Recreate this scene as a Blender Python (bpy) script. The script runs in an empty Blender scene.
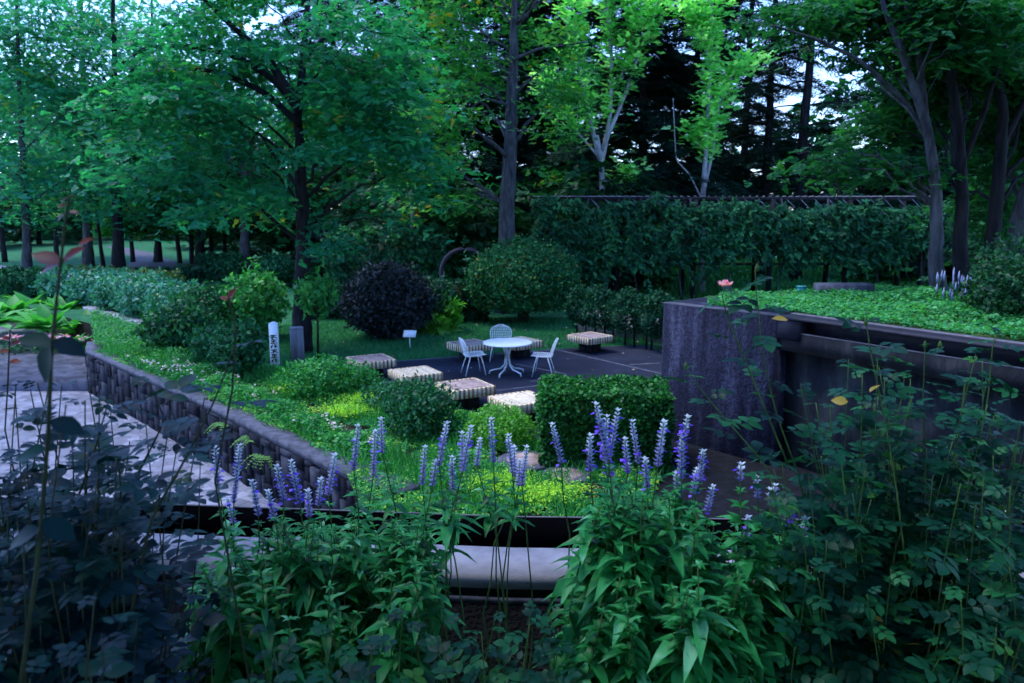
import bpy, math, random
import numpy as np
from mathutils import Vector
from mathutils.geometry import tessellate_polygon

R = math.radians
rng = np.random.default_rng(11)
random.seed(11)
S = bpy.context.scene
COL = S.collection

# ------------------------------------------------------------------ camera, world, sun, exposure
PITCH = R(9.86); EYE = 3.7; F = 768.0
cam_d = bpy.data.cameras.new('camera'); cam = bpy.data.objects.new('camera', cam_d); COL.objects.link(cam)
cam.location = (0, 0, EYE); cam.rotation_euler = (math.pi/2 - PITCH, 0, 0)
cam_d.sensor_width = 36; cam_d.lens = 27.0; cam_d.clip_end = 2000; cam_d.clip_start = .05
cam_d.dof.use_dof = True; cam_d.dof.focus_distance = 4.0; cam_d.dof.aperture_fstop = 4.5
S.camera = cam
SUN_EL, SUN_AZ = R(64), R(-70)      # azimuth measured the way the sky texture turns
w = bpy.data.worlds.new('World'); S.world = w; w.use_nodes = True
nt = w.node_tree; bgn = nt.nodes['Background']
sky = nt.nodes.new('ShaderNodeTexSky'); sky.sky_type = 'NISHITA'; sky.sun_disc = False
sky.sun_elevation = SUN_EL; sky.sun_rotation = SUN_AZ; sky.air_density = 1.0; sky.dust_density = .3; sky.ozone_density = 4
tint = nt.nodes.new('ShaderNodeMixRGB'); tint.blend_type = 'MULTIPLY'; tint.inputs[0].default_value = 1; tint.inputs[2].default_value = (.80, .91, 1.24, 1)
nt.links.new(sky.outputs[0], tint.inputs[1]); nt.links.new(tint.outputs[0], bgn.inputs[0]); bgn.inputs[1].default_value = .15
sd = bpy.data.lights.new('sun', 'SUN'); sun = bpy.data.objects.new('sun', sd); COL.objects.link(sun)
sd.energy = 1.15; sd.angle = R(24); sd.color = (1, .98, .96)
sdir = Vector((math.sin(SUN_AZ)*math.cos(SUN_EL), math.cos(SUN_AZ)*math.cos(SUN_EL), math.sin(SUN_EL)))
sun.rotation_euler = sdir.to_track_quat('Z', 'Y').to_euler(); sun.location = (0, 0, 40)
S.view_settings.view_transform = 'Standard'; S.view_settings.look = 'None'
S.view_settings.exposure = 1.9; S.view_settings.gamma = 1
S.view_settings.use_curve_mapping = False
S.render.engine = 'CYCLES'
cy = S.cycles
cy.max_bounces = 5; cy.diffuse_bounces = 3; cy.glossy_bounces = 2; cy.transmission_bounces = 3; cy.transparent_max_bounces = 4
cy.use_adaptive_sampling = True; cy.adaptive_threshold = .03
cy.caustics_reflective = False; cy.caustics_refractive = False
try:
    cy.use_denoising = True; cy.denoiser = 'OPENIMAGEDENOISE'
except Exception:
    pass

def ray(px, py):
    u = (px-512)/F; v = (341.5-py)/F
    return np.array((u, math.cos(PITCH)+v*math.sin(PITCH), -math.sin(PITCH)+v*math.cos(PITCH)))
def at(px, py, z=0.):
    d = ray(px, py); t = (z-EYE)/d[2]; return np.array((d[0]*t, d[1]*t, z))
def atY(px, py, Y):
    d = ray(px, py); t = Y/d[1]; return np.array((d[0]*t, Y, EYE+d[2]*t))

# ------------------------------------------------------------------ object helpers
def tag(o, label=None, cat=None, group=None, kind=None):
    if label: o['label'] = label
    if cat: o['category'] = cat
    if group: o['group'] = group
    if kind: o['kind'] = kind
    return o
def empty(name, loc, label=None, cat=None, group=None, rz=0.):
    o = bpy.data.objects.new(name, None); COL.objects.link(o); o.location = tuple(map(float, loc)); o.rotation_euler.z = rz
    o.empty_display_size = .2
    return tag(o, label, cat, group)
def norm(v):
    v = np.asarray(v, float); return v/np.maximum(np.linalg.norm(v, axis=-1, keepdims=True), 1e-9)

class MB:
    """collects vertices and faces and links them as one mesh"""
    def __init__(s): s.V = []; s.Q = []; s.T = []; s.R = []; s.n = 0
    def add(s, v, q=None, t=None, r=None):
        v = np.asarray(v, float).reshape(-1, 3)
        if q is not None and len(q): s.Q.append(np.asarray(q, int).reshape(-1, 4)+s.n)
        if t is not None and len(t): s.T.append(np.asarray(t, int).reshape(-1, 3)+s.n)
        if r is None: r = rng.random()
        s.R.append(np.broadcast_to(np.asarray(r, float), (len(v),)).copy()); s.V.append(v); s.n += len(v); return s
    def box(s, c, d, rz=0., r=None, taper=1.):
        x, y, z = np.asarray(d, float)/2
        v = np.array([(sx*x*(taper if sz > 0 else 1), sy*y*(taper if sz > 0 else 1), sz*z) for sz in (-1, 1) for sx, sy in ((-1, -1), (1, -1), (1, 1), (-1, 1))])
        cs, sn = math.cos(rz), math.sin(rz)
        v = np.c_[v[:, 0]*cs-v[:, 1]*sn, v[:, 0]*sn+v[:, 1]*cs, v[:, 2]]+np.asarray(c, float)
        return s.add(v, [(3, 2, 1, 0), (4, 5, 6, 7), (0, 1, 5, 4), (1, 2, 6, 5), (2, 3, 7, 6), (3, 0, 4, 7)], r=r)
    def bbox(s, c, d, b=.01, rz=0., r=None):
        """box with chamfered top and sides"""
        x, y, z = np.asarray(d, float)/2
        rings = [(x-b, y-b, -z, 0), (x, y, -z+b, 0), (x, y, z-b, 0), (x-b, y-b, z, 0)]
        v = []
        for (a, bb, zz, _) in rings: v += [(-a, -bb, zz), (a, -bb, zz), (a, bb, zz), (-a, bb, zz)]
        v = np.array(v); cs, sn = math.cos(rz), math.sin(rz)
        v = np.c_[v[:, 0]*cs-v[:, 1]*sn, v[:, 0]*sn+v[:, 1]*cs, v[:, 2]]+np.asarray(c, float)
        q = [(3, 2, 1, 0), (12, 13, 14, 15)]
        for k in range(3):
            for j in range(4):
                q.append((k*4+j, k*4+(j+1) % 4, k*4+4+(j+1) % 4, k*4+4+j))
        return s.add(v, q, r=r)
    def tube(s, pts, rad, n=8, r=None, cap=True, lump=0.):
        P = np.asarray(pts, float); m = len(P); rad = np.broadcast_to(np.asarray(rad, float), (m,))
        Tn = norm(np.gradient(P, axis=0)); ref = np.array((0, 0, 1.)) if abs(Tn[0, 2]) < .9 else np.array((1., 0, 0))
        U = norm(np.cross(Tn, ref)); W = np.cross(Tn, U)
        a = np.arange(n)*2*math.pi/n
        rr = rad[:, None]*(1+lump*(rng.random((m, n))-.5))
        v = P[:, None]+rr[..., None]*(np.cos(a)[None, :, None]*U[:, None]+np.sin(a)[None, :, None]*W[:, None])
        i = np.arange(m-1)[:, None]*n; j = np.arange(n)[None]; k = (j+1) % n
        q = np.stack([i+j, i+k, i+n+k, i+n+j], -1).reshape(-1, 4)
        v = v.reshape(-1, 3); t = []
        if cap:
            v = np.vstack([v, P[:1], P[-1:]]); e = m*n
            t = [(e, kk, jj) for jj, kk in zip(range(n), list(range(1, n))+[0])]+[(e+1, (m-1)*n+jj, (m-1)*n+kk) for jj, kk in zip(range(n), list(range(1, n))+[0])]
        return s.add(v, q, t, r=r)
    def prism(s, poly, z0, z1, r=None, bottom=False):
        poly = [tuple(map(float, p[:2])) for p in poly]; n = len(poly)
        ar = sum(poly[i][0]*poly[(i+1) % n][1]-poly[(i+1) % n][0]*poly[i][1] for i in range(n))
        if ar < 0: poly = poly[::-1]
        tri = tessellate_polygon([[Vector((x, y, 0)) for x, y in poly]])
        v = [(x, y, z0) for x, y in poly]+[(x, y, z1) for x, y in poly]
        T = []
        for a, b, c in tri:
            A, B, C = poly[a], poly[b], poly[c]
            if (B[0]-A[0])*(C[1]-A[1])-(C[0]-A[0])*(B[1]-A[1]) < 0: b, c = c, b
            T.append((a+n, b+n, c+n))
            if bottom: T.append((a, c, b))
        q = [(i, (i+1) % n, (i+1) % n+n, i+n) for i in range(n)] if z1 != z0 else []
        return s.add(v, q, T, r=r)
    def lathe(s, prof, n=24, c=(0, 0, 0), r=None):
        a = np.arange(n)*2*math.pi/n; P = np.asarray(prof, float)
        v = np.stack([P[:, None, 0]*np.cos(a), P[:, None, 0]*np.sin(a), np.repeat(P[:, 1:2], n, 1)], -1).reshape(-1, 3)+np.asarray(c, float)
        m = len(P); i = np.arange(m-1)[:, None]*n; j = np.arange(n)[None]; k = (j+1) % n
        return s.add(v, np.stack([i+j, i+k, i+n+k, i+n+j], -1).reshape(-1, 4), r=r)
    def inst(s, tv, tq, pos, X, Z, size, wid=None, r=None, tt=None):
        """copies a template (x = along, y = across, z = up) at many places"""
        tv = np.asarray(tv, float); n = len(pos)
        if not n: return s
        X = norm(X); Y = norm(np.cross(Z, X)); Z = np.cross(X, Y)
        size = np.broadcast_to(np.asarray(size, float), (n,)); wid = size if wid is None else np.broadcast_to(np.asarray(wid, float), (n,))
        v = pos[:, None]+size[:, None, None]*tv[None, :, 0:1]*X[:, None]+wid[:, None, None]*tv[None, :, 1:2]*Y[:, None]+size[:, None, None]*tv[None, :, 2:3]*Z[:, None]
        m = len(tv); off = (np.arange(n)*m)
        q = (np.asarray(tq, int).reshape(1, -1, 4)+off[:, None, None]).reshape(-1, 4) if tq is not None and len(tq) else None
        t = (np.asarray(tt, int).reshape(1, -1, 3)+off[:, None, None]).reshape(-1, 3) if tt is not None and len(tt) else None
        rr = rng.random(n) if r is None else np.broadcast_to(np.asarray(r, float), (n,))
        return s.add(v.reshape(-1, 3), q, t, r=np.repeat(rr, m))
    def mesh(s, name, mat, smooth=False):
        V = np.concatenate(s.V); Q = np.concatenate(s.Q) if s.Q else np.zeros((0, 4), int); T = np.concatenate(s.T) if s.T else np.zeros((0, 3), int)
        me = bpy.data.meshes.new(name); me.vertices.add(len(V)); me.vertices.foreach_set('co', V.astype(np.float32).ravel())
        nl = Q.size+T.size; me.loops.add(nl); me.loops.foreach_set('vertex_index', np.concatenate([Q.ravel(), T.ravel()]).astype(np.int32))
        me.polygons.add(len(Q)+len(T))
        ls = np.concatenate([np.arange(len(Q))*4, Q.size+np.arange(len(T))*3]).astype(np.int32)
        me.polygons.foreach_set('loop_start', ls)
        if smooth: me.polygons.foreach_set('use_smooth', np.ones(len(ls), bool))
        at_ = me.attributes.new('rnd', 'FLOAT', 'POINT'); at_.data.foreach_set('value', np.concatenate(s.R).astype(np.float32))
        me.update(calc_edges=True); me.validate()
        if mat: me.materials.append(mat)
        return me
    def build(s, name, mat, parent=None, smooth=False, origin=None):
        if origin is not None: s.V = [v-np.asarray(origin, float) for v in s.V]
        me = s.mesh(name, mat, smooth)
        o = bpy.data.objects.new(name, me); COL.objects.link(o)
        if parent: o.parent = parent
        if origin is not None and parent is None: o.location = tuple(map(float, origin))
        return o

# ------------------------------------------------------------------ materials
def newmat(name):
    m = bpy.data.materials.new(name); m.use_nodes = True; n = m.node_tree.nodes; l = m.node_tree.links
    return m, n, l, n['Principled BSDF']
def ramp(n, stops):
    r = n.new('ShaderNodeValToRGB'); e = r.color_ramp.elements
    while len(e) < len(stops): e.new(.5)
    for k, (p, c) in enumerate(stops): e[k].position = p; e[k].color = (*c, 1)
    return r
def leafmat(name, stops, rough=.5, trans=.3, nscale=.6, spec=.4, namp=.5):
    m, n, l, b = newmat(name)
    a = n.new('ShaderNodeAttribute'); a.attribute_name = 'rnd'
    tc = n.new('ShaderNodeTexCoord'); nz = n.new('ShaderNodeTexNoise'); nz.inputs['Scale'].default_value = nscale; nz.inputs['Detail'].default_value = 2
    l.new(tc.outputs['Object'], nz.inputs['Vector'])
    mx = n.new('ShaderNodeMath'); mx.operation = 'MULTIPLY_ADD'; mx.inputs[1].default_value = namp*2; 
    l.new(nz.outputs[0], mx.inputs[0])
    sb = n.new('ShaderNodeMath'); sb.operation = 'SUBTRACT'; l.new(a.outputs['Fac'], sb.inputs[0]); sb.inputs[1].default_value = namp
    l.new(sb.outputs[0], mx.inputs[2])
    rp = ramp(n, stops); l.new(mx.outputs[0], rp.inputs[0])
    l.new(rp.outputs[0], b.inputs['Base Color']); b.inputs['Roughness'].default_value = rough; b.inputs['Specular IOR Level'].default_value = spec
    if trans:
        tr = n.new('ShaderNodeBsdfTranslucent'); ms = n.new('ShaderNodeMixShader'); ms.inputs[0].default_value = trans
        g = n.new('ShaderNodeMixRGB'); g.blend_type = 'MULTIPLY'; g.inputs[0].default_value = 1; g.inputs[2].default_value = (1.3, 1.6, .6, 1)
        l.new(rp.outputs[0], g.inputs[1]); l.new(g.outputs[0], tr.inputs[0])
        l.new(b.outputs[0], ms.inputs[1]); l.new(tr.outputs[0], ms.inputs[2]); l.new(ms.outputs[0], n['Material Output'].inputs[0])
    return m
def noisemat(name, c1, c2, scale=4., rough=.8, bump=.3, detail=6, stretch=(1, 1, 1), c3=None, spec=.15, bscale=None, dist=.02):
    m, n, l, b = newmat(name)
    tc = n.new('ShaderNodeTexCoord'); mp = n.new('ShaderNodeMapping'); mp.inputs['Scale'].default_value = stretch
    l.new(tc.outputs['Object'], mp.inputs[0])
    nz = n.new('ShaderNodeTexNoise'); nz.inputs['Scale'].default_value = scale; nz.inputs['Detail'].default_value = detail; nz.inputs['Roughness'].default_value = .65
    l.new(mp.outputs[0], nz.inputs['Vector'])
    st = [(.32, c1), (.68, c2)] if c3 is None else [(.3, c1), (.5, c2), (.72, c3)]
    rp = ramp(n, st); l.new(nz.outputs[0], rp.inputs[0]); l.new(rp.outputs[0], b.inputs['Base Color'])
    b.inputs['Roughness'].default_value = rough; b.inputs['Specular IOR Level'].default_value = spec
    if bump:
        n2 = n.new('ShaderNodeTexNoise'); n2.inputs['Scale'].default_value = bscale or scale*6; n2.inputs['Detail'].default_value = 5
        l.new(mp.outputs[0], n2.inputs['Vector'])
        bp = n.new('ShaderNodeBump'); bp.inputs['Strength'].default_value = bump; bp.inputs['Distance'].default_value = dist
        l.new(n2.outputs[0], bp.inputs['Height']); l.new(bp.outputs[0], b.inputs['Normal'])
    return m
def rndmat(name, stops, rough=.6, bump=.2, scale=30, stretch=(1, 1, 1), spec=.15):
    """base colour by piece (rnd) with fine noise on it"""
    m, n, l, b = newmat(name)
    a = n.new('ShaderNodeAttribute'); a.attribute_name = 'rnd'
    rp = ramp(n, stops); l.new(a.outputs['Fac'], rp.inputs[0])
    tc = n.new('ShaderNodeTexCoord'); mp = n.new('ShaderNodeMapping'); mp.inputs['Scale'].default_value = stretch; l.new(tc.outputs['Object'], mp.inputs[0])
    nz = n.new('ShaderNodeTexNoise'); nz.inputs['Scale'].default_value = scale; nz.inputs['Detail'].default_value = 6; l.new(mp.outputs[0], nz.inputs['Vector'])
    r2 = ramp(n, [(.3, (.55, .55, .55)), (.7, (1.15, 1.15, 1.15))]); l.new(nz.outputs[0], r2.inputs[0])
    mm = n.new('ShaderNodeMixRGB'); mm.blend_type = 'MULTIPLY'; mm.inputs[0].default_value = 1; l.new(rp.outputs[0], mm.inputs[1]); l.new(r2.outputs[0], mm.inputs[2])
    l.new(mm.outputs[0], b.inputs['Base Color']); b.inputs['Roughness'].default_value = rough; b.inputs['Specular IOR Level'].default_value = spec
    bp = n.new('ShaderNodeBump'); bp.inputs['Strength'].default_value = bump; bp.inputs['Distance'].default_value = .01
    l.new(nz.outputs[0], bp.inputs['Height']); l.new(bp.outputs[0], b.inputs['Normal'])
    return m
M = {}
G = lambda r, g, b: (r, g, b)
M['leaf_main'] = leafmat('leaf_main', [(0, (0.008, 0.098, 0.055)), (.45, (0.018, 0.208, 0.111)), (.8, (0.039, 0.325, 0.143)), (.97, (0.104, 0.416, 0.104)), (1, (0.390, 0.312, 0.039))], trans=.45, spec=.2)
M['leaf_mid'] = leafmat('leaf_mid', [(0, (.010, .10, .04)), (.4, (.028, .20, .06)), (.75, (.07, .30, .07)), (.93, (.15, .34, .05)), (1, (.45, .22, .02))], trans=.45, spec=.2)
M['leaf_left'] = leafmat('leaf_left', [(0, (0.014, 0.149, 0.101)), (.5, (0.030, 0.270, 0.169)), (.9, (0.068, 0.392, 0.176)), (1, (0.297, 0.405, 0.081))], trans=.45, spec=.2)
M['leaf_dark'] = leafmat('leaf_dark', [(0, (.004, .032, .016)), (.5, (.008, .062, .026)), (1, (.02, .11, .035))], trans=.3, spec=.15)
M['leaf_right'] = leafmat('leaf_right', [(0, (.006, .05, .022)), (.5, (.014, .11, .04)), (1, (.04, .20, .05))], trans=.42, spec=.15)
M['leaf_lime'] = leafmat('leaf_lime', [(0, (.12, .48, .16)), (.5, (.26, .70, .24)), (1, (.55, .88, .42))], trans=.48, spec=.2)
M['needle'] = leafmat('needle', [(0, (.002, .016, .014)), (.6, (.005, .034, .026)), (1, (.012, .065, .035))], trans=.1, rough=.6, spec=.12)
M['vine'] = leafmat('vine', [(0, (0.0064, 0.0428, 0.0228)), (.5, (0.0128, 0.0942, 0.0447)), (1, (0.0448, 0.2154, 0.0702))], trans=.25, spec=.12)
M['box_hedge'] = leafmat('box_hedge', [(0, (0.0054, 0.0540, 0.0126)), (.5, (0.0162, 0.1260, 0.0234)), (1, (0.0450, 0.2430, 0.0450))], trans=.25, nscale=3, spec=.2)
M['dark_hedge'] = leafmat('dark_hedge', [(0, (.004, .035, .018)), (.5, (.008, .065, .030)), (1, (.022, .12, .05))], trans=.2, nscale=2, spec=.15)
M['purple_bush'] = leafmat('purple_bush', [(0, (0.0068, 0.0130, 0.0172)), (.5, (0.0137, 0.0245, 0.0304)), (1, (0.0341, 0.0475, 0.0554))], trans=.15, nscale=2, spec=.2)
M['topiary'] = leafmat('topiary', [(0, (.005, .055, .022)), (.5, (.012, .11, .038)), (.97, (.04, .20, .055)), (1, (.16, .16, .03))], trans=.2, nscale=2, spec=.12)
M['bright_bush'] = leafmat('bright_bush', [(0, (.05, .22, .02)), (.5, (.08, .32, .03)), (1, (.16, .42, .05))], trans=.4)
M['low_green'] = leafmat('low_green', [(0, (.012, .13, .03)), (.5, (.03, .24, .055)), (1, (.09, .36, .08))], trans=.3, nscale=3, spec=.2)
M['low_dark'] = leafmat('low_dark', [(0, (.005, .055, .024)), (.5, (.011, .105, .040)), (1, (.03, .19, .07))], trans=.3, nscale=3, spec=.2)
M['teal'] = leafmat('teal', [(0, (.018, .12, .08)), (.5, (.04, .21, .13)), (1, (.09, .32, .20))], trans=.25, nscale=2, spec=.2)
M['olive'] = leafmat('olive', [(0, (.04, .10, .02)), (.5, (.07, .14, .03)), (1, (.11, .17, .04))], trans=.2, nscale=2)
M['cover'] = leafmat('cover', [(0, (0.0176, 0.1496, 0.0522)), (.45, (0.0352, 0.2640, 0.0836)), (.75, (0.0792, 0.3696, 0.0836)), (.95, (0.2464, 0.5280, 0.0627)), (1, (0.3960, 0.6336, 0.0627))], trans=.4, nscale=.55, namp=.75, spec=.12)
M['cover_up'] = leafmat('cover_up', [(0, (0.0200, 0.1445, 0.0500)), (.5, (0.0400, 0.2550, 0.0800)), (1, (0.0960, 0.3910, 0.1200))], trans=.35, nscale=1.2, spec=.15)
M['hosta'] = leafmat('hosta', [(0, (.03, .22, .04)), (.5, (.06, .34, .07)), (1, (.14, .48, .12))], trans=.4, spec=.2)
M['grass'] = leafmat('grass', [(0, (.012, .11, .045)), (.5, (.025, .19, .07)), (1, (.06, .27, .09))], trans=.3, nscale=.8, spec=.1)
M['salvia_leaf'] = leafmat('salvia_leaf', [(0, (.003, .045, .014)), (.5, (.016, .20, .048)), (.85, (.045, .32, .10)), (1, (.14, .46, .24))], trans=.32, rough=.42, nscale=12, namp=.55, spec=.16)
M['rose_leaf'] = leafmat('rose_leaf', [(0, (.002, .028, .018)), (.5, (.004, .055, .030)), (.96, (.012, .11, .035)), (1, (.03, .13, .02))], trans=.25, rough=.45, nscale=5, namp=.3, spec=.10)  # leaf colours darkened in place of shade over the roses
M['rose_leaf_dark'] = leafmat('rose_leaf_dark', [(0, (.002, .014, .020)), (.5, (.004, .032, .040)), (1, (.006, .055, .035))], trans=.15, rough=.45, nscale=5, namp=.3, spec=.10)  # dark bluish leaves, darkened further to stand in for shade
M['red_leaf'] = leafmat('red_leaf', [(0, (.12, .012, .012)), (.5, (.22, .02, .02)), (1, (.34, .06, .02))], trans=.35, rough=.4)
M['fern'] = leafmat('fern', [(0, (.06, .18, .05)), (.5, (.11, .28, .07)), (1, (.18, .36, .09))], trans=.35)
M['stem'] = noisemat('stem', (.02, .06, .015), (.06, .13, .03), 12, .5, 0)
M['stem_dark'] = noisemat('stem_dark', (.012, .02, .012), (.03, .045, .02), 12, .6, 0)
M['petal_blue'] = leafmat('petal_blue', [(0, (.06, .02, .50)), (.5, (.12, .04, .72)), (1, (.22, .08, .90))], trans=.3)
M['calyx'] = leafmat('calyx', [(0, (.16, .13, .46)), (.5, (.30, .33, .60)), (1, (.52, .62, .78))], trans=.15, rough=.8)
M['petal_pink'] = leafmat('petal_pink', [(0, (.80, .25, .48)), (1, (.95, .50, .70))], trans=.3)
M['petal_pale'] = leafmat('petal_pale', [(0, (.55, .40, .52)), (.6, (.75, .60, .70)), (1, (.85, .8, .85))], trans=.3)
M['petal_white'] = leafmat('petal_white', [(0, (.7, .7, .75)), (1, (.9, .9, .95))], trans=.3)
M['lavender'] = leafmat('lavender', [(0, (0.1820, 0.1950, 0.4550)), (1, (0.3900, 0.4160, 0.6500))], trans=.2)
M['bark'] = noisemat('bark', (.014, .015, .018), (.085, .088, .10), 9, .9, .9, stretch=(1, 1, .22), bscale=14, dist=.04)
M['bark_dark'] = noisemat('bark_dark', (.004, .004, .005), (.024, .024, .028), 9, .9, .9, stretch=(1, 1, .22), bscale=14, dist=.04)
M['bark_pale'] = noisemat('bark_pale', (.12, .125, .14), (.38, .39, .41), 5, .8, .4, stretch=(1, 1, .35))
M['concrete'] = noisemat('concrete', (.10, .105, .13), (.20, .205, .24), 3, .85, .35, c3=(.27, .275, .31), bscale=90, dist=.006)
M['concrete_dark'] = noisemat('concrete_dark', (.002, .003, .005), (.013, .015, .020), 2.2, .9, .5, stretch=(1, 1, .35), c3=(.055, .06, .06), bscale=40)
M['rough_dark'] = noisemat('rough_dark', (.003, .004, .006), (.012, .014, .020), 6, .95, 1., bscale=50, dist=.03)
M['steel'] = noisemat('steel', (.008, .009, .016), (.02, .02, .034), 6, .6, .1, spec=.15)
M['steel_edge'] = noisemat('steel_edge', (.05, .05, .065), (.13, .13, .16), 8, .6, .1, spec=.2)
M['soil'] = noisemat('soil', (.012, .010, .009), (.045, .035, .028), 8, .95, 1., bscale=40, dist=.05)
M['lawn'] = noisemat('lawn', (.010, .07, .03), (.02, .13, .05), 1.2, .9, .8, bscale=60, c3=(.04, .16, .05), dist=.05)
M['bed'] = noisemat('bed', (.03, .05, .02), (.06, .11, .03), 2, .95, .8, bscale=40, dist=.04)
M['wood_post'] = noisemat('wood_post', (.10, .10, .11), (.24, .24, .26), 10, .85, .4, stretch=(1, 1, .1))
M['white'] = noisemat('white', (.78, .80, .80), (.88, .9, .9), 5, .4, 0, spec=.4)
M['white_wall'] = noisemat('white_wall', (.10, .105, .13), (.22, .225, .26), 3, .85, .1)
M['black'] = noisemat('black', (.002, .002, .003), (.004, .004, .006), 5, .9, 0, spec=0)
M['stone_grey'] = noisemat('stone_grey', (.03, .032, .045), (.10, .105, .135), 6, .85, .4)
M['teal_paint'] = noisemat('teal_paint', (.03, .20, .22), (.05, .28, .30), 8, .5, 0)
M['rust'] = noisemat('rust', (.03, .02, .03), (.08, .055, .08), 8, .5, .1)
M['path_far'] = noisemat('path_far', (.06, .06, .075), (.11, .11, .13), 2, .9, .2)
M['slat'] = rndmat('slat', [(0, (.24, .11, .06)), (.3, (.40, .22, .12)), (.5, (.56, .40, .24)), (.55, (.76, .66, .42)), (1, (.86, .78, .56))], rough=.75, scale=14)
M['slat_top'] = rndmat('slat_top', [(0, (.52, .42, .30)), (1, (.72, .63, .46))], rough=.75, scale=14)
M['slat_worn'] = noisemat('slat_worn', (.16, .09, .09), (.42, .34, .30), 5, .85, .3)
M['stones'] = rndmat('stones', [(0, (.006, .007, .012)), (.5, (.015, .017, .026)), (1, (.045, .048, .066))], rough=.9, scale=9, bump=.8, spec=.1)

def asphalt():
    m, n, l, b = newmat('asphalt'); tc = n.new('ShaderNodeTexCoord')
    a = n.new('ShaderNodeTexNoise'); a.inputs['Scale'].default_value = .7; a.inputs['Detail'].default_value = 8; a.inputs['Roughness'].default_value = .7; l.new(tc.outputs['Object'], a.inputs[0])
    rp = ramp(n, [(.3, (.008, .010, .019)), (.55, (.017, .021, .038)), (.75, (.036, .042, .066))]); l.new(a.outputs[0], rp.inputs[0])
    f = n.new('ShaderNodeTexNoise'); f.inputs['Scale'].default_value = 90; l.new(tc.outputs['Object'], f.inputs[0])
    bp = n.new('ShaderNodeBump'); bp.inputs['Strength'].default_value = .5; bp.inputs['Distance'].default_value = .01; l.new(f.outputs[0], bp.inputs['Height'])
    l.new(bp.outputs[0], b.inputs['Normal']); l.new(rp.outputs[0], b.inputs['Base Color']); b.inputs['Roughness'].default_value = .8; b.inputs['Specular IOR Level'].default_value = .12
    return m
M['asphalt'] = asphalt()
def paver_mat(name, c0, c1, c2, sc, joint):
    m, n, l, b = newmat(name); tc = n.new('ShaderNodeTexCoord')
    mp = n.new('ShaderNodeMapping'); mp.inputs['Rotation'].default_value = (0, 0, R(-46)); l.new(tc.outputs['Object'], mp.inputs[0])
    v = n.new('ShaderNodeTexVoronoi'); v.inputs['Scale'].default_value = sc; l.new(mp.outputs[0], v.inputs['Vector']); v.inputs['Randomness'].default_value = .75
    e = n.new('ShaderNodeTexVoronoi'); e.feature = 'DISTANCE_TO_EDGE'; e.inputs['Scale'].default_value = sc; l.new(mp.outputs[0], e.inputs['Vector']); e.inputs['Randomness'].default_value = .75
    nz = n.new('ShaderNodeTexNoise'); nz.inputs['Scale'].default_value = 1.1; nz.inputs['Detail'].default_value = 9; l.new(tc.outputs['Object'], nz.inputs[0])
    sep = n.new('ShaderNodeSeparateColor'); l.new(v.outputs['Color'], sep.inputs[0])
    mx = n.new('ShaderNodeMath'); mx.operation = 'MULTIPLY_ADD'; l.new(sep.outputs[0], mx.inputs[0]); mx.inputs[1].default_value = .35
    sb = n.new('ShaderNodeMath'); sb.operation = 'SUBTRACT'; l.new(nz.outputs[0], sb.inputs[0]); sb.inputs[1].default_value = .17; l.new(sb.outputs[0], mx.inputs[2])
    rp = ramp(n, [(.2, c0), (.5, c1), (.8, c2)]); l.new(mx.outputs[0], rp.inputs[0])
    er = ramp(n, [(0, (0, 0, 0)), (joint, (1, 1, 1))]); l.new(e.outputs['Distance'], er.inputs[0])
    mm = n.new('ShaderNodeMixRGB'); l.new(er.outputs[0], mm.inputs[0]); mm.inputs[1].default_value = (.10, .10, .12, 1); l.new(rp.outputs[0], mm.inputs[2])
    l.new(mm.outputs[0], b.inputs['Base Color']); b.inputs['Roughness'].default_value = .7
    bp = n.new('ShaderNodeBump'); bp.inputs['Distance'].default_value = .02; bp.inputs['Strength'].default_value = .8; l.new(er.outputs[0], bp.inputs['Height']); l.new(bp.outputs[0], b.inputs['Normal'])
    return m
M['paving'] = paver_mat('paving', (.06, .062, .085), (.13, .135, .18), (.22, .23, .29), 4.2, .025)
def ribbed():
    m, n, l, b = newmat('ribbed_concrete'); tc = n.new('ShaderNodeTexCoord')
    mp = n.new('ShaderNodeMapping'); mp.inputs['Scale'].default_value = (1, 1, .12); l.new(tc.outputs['Object'], mp.inputs[0])
    a = n.new('ShaderNodeTexNoise'); a.inputs['Scale'].default_value = 5; a.inputs['Detail'].default_value = 7; l.new(mp.outputs[0], a.inputs[0])
    rp = ramp(n, [(.3, (.005, .006, .013)), (.52, (.015, .017, .032)), (.75, (.050, .054, .088))]); l.new(a.outputs[0], rp.inputs[0])
    m2 = n.new('ShaderNodeMapping'); m2.inputs['Scale'].default_value = (1, 1, .7); l.new(tc.outputs['Object'], m2.inputs[0])
    f = n.new('ShaderNodeTexNoise'); f.inputs['Scale'].default_value = 40; f.inputs['Detail'].default_value = 6; l.new(m2.outputs[0], f.inputs[0])
    bp = n.new('ShaderNodeBump'); bp.inputs['Strength'].default_value = 1; bp.inputs['Distance'].default_value = .025; l.new(f.outputs[0], bp.inputs['Height'])
    sp = n.new('ShaderNodeTexNoise'); sp.inputs['Scale'].default_value = 22; sp.inputs['Detail'].default_value = 8; sp.inputs['Roughness'].default_value = .8; l.new(m2.outputs[0], sp.inputs[0])
    sr = ramp(n, [(.38, (.35, .36, .40)), (.62, (1.7, 1.75, 1.9))]); l.new(sp.outputs[0], sr.inputs[0])
    mu = n.new('ShaderNodeMixRGB'); mu.blend_type = 'MULTIPLY'; mu.inputs[0].default_value = 1; l.new(rp.outputs[0], mu.inputs[1]); l.new(sr.outputs[0], mu.inputs[2])
    l.new(bp.outputs[0], b.inputs['Normal']); l.new(mu.outputs[0], b.inputs['Base Color']); b.inputs['Roughness'].default_value = .9; b.inputs['Specular IOR Level'].default_value = .12
    return m
M['ribbed'] = ribbed()

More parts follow.
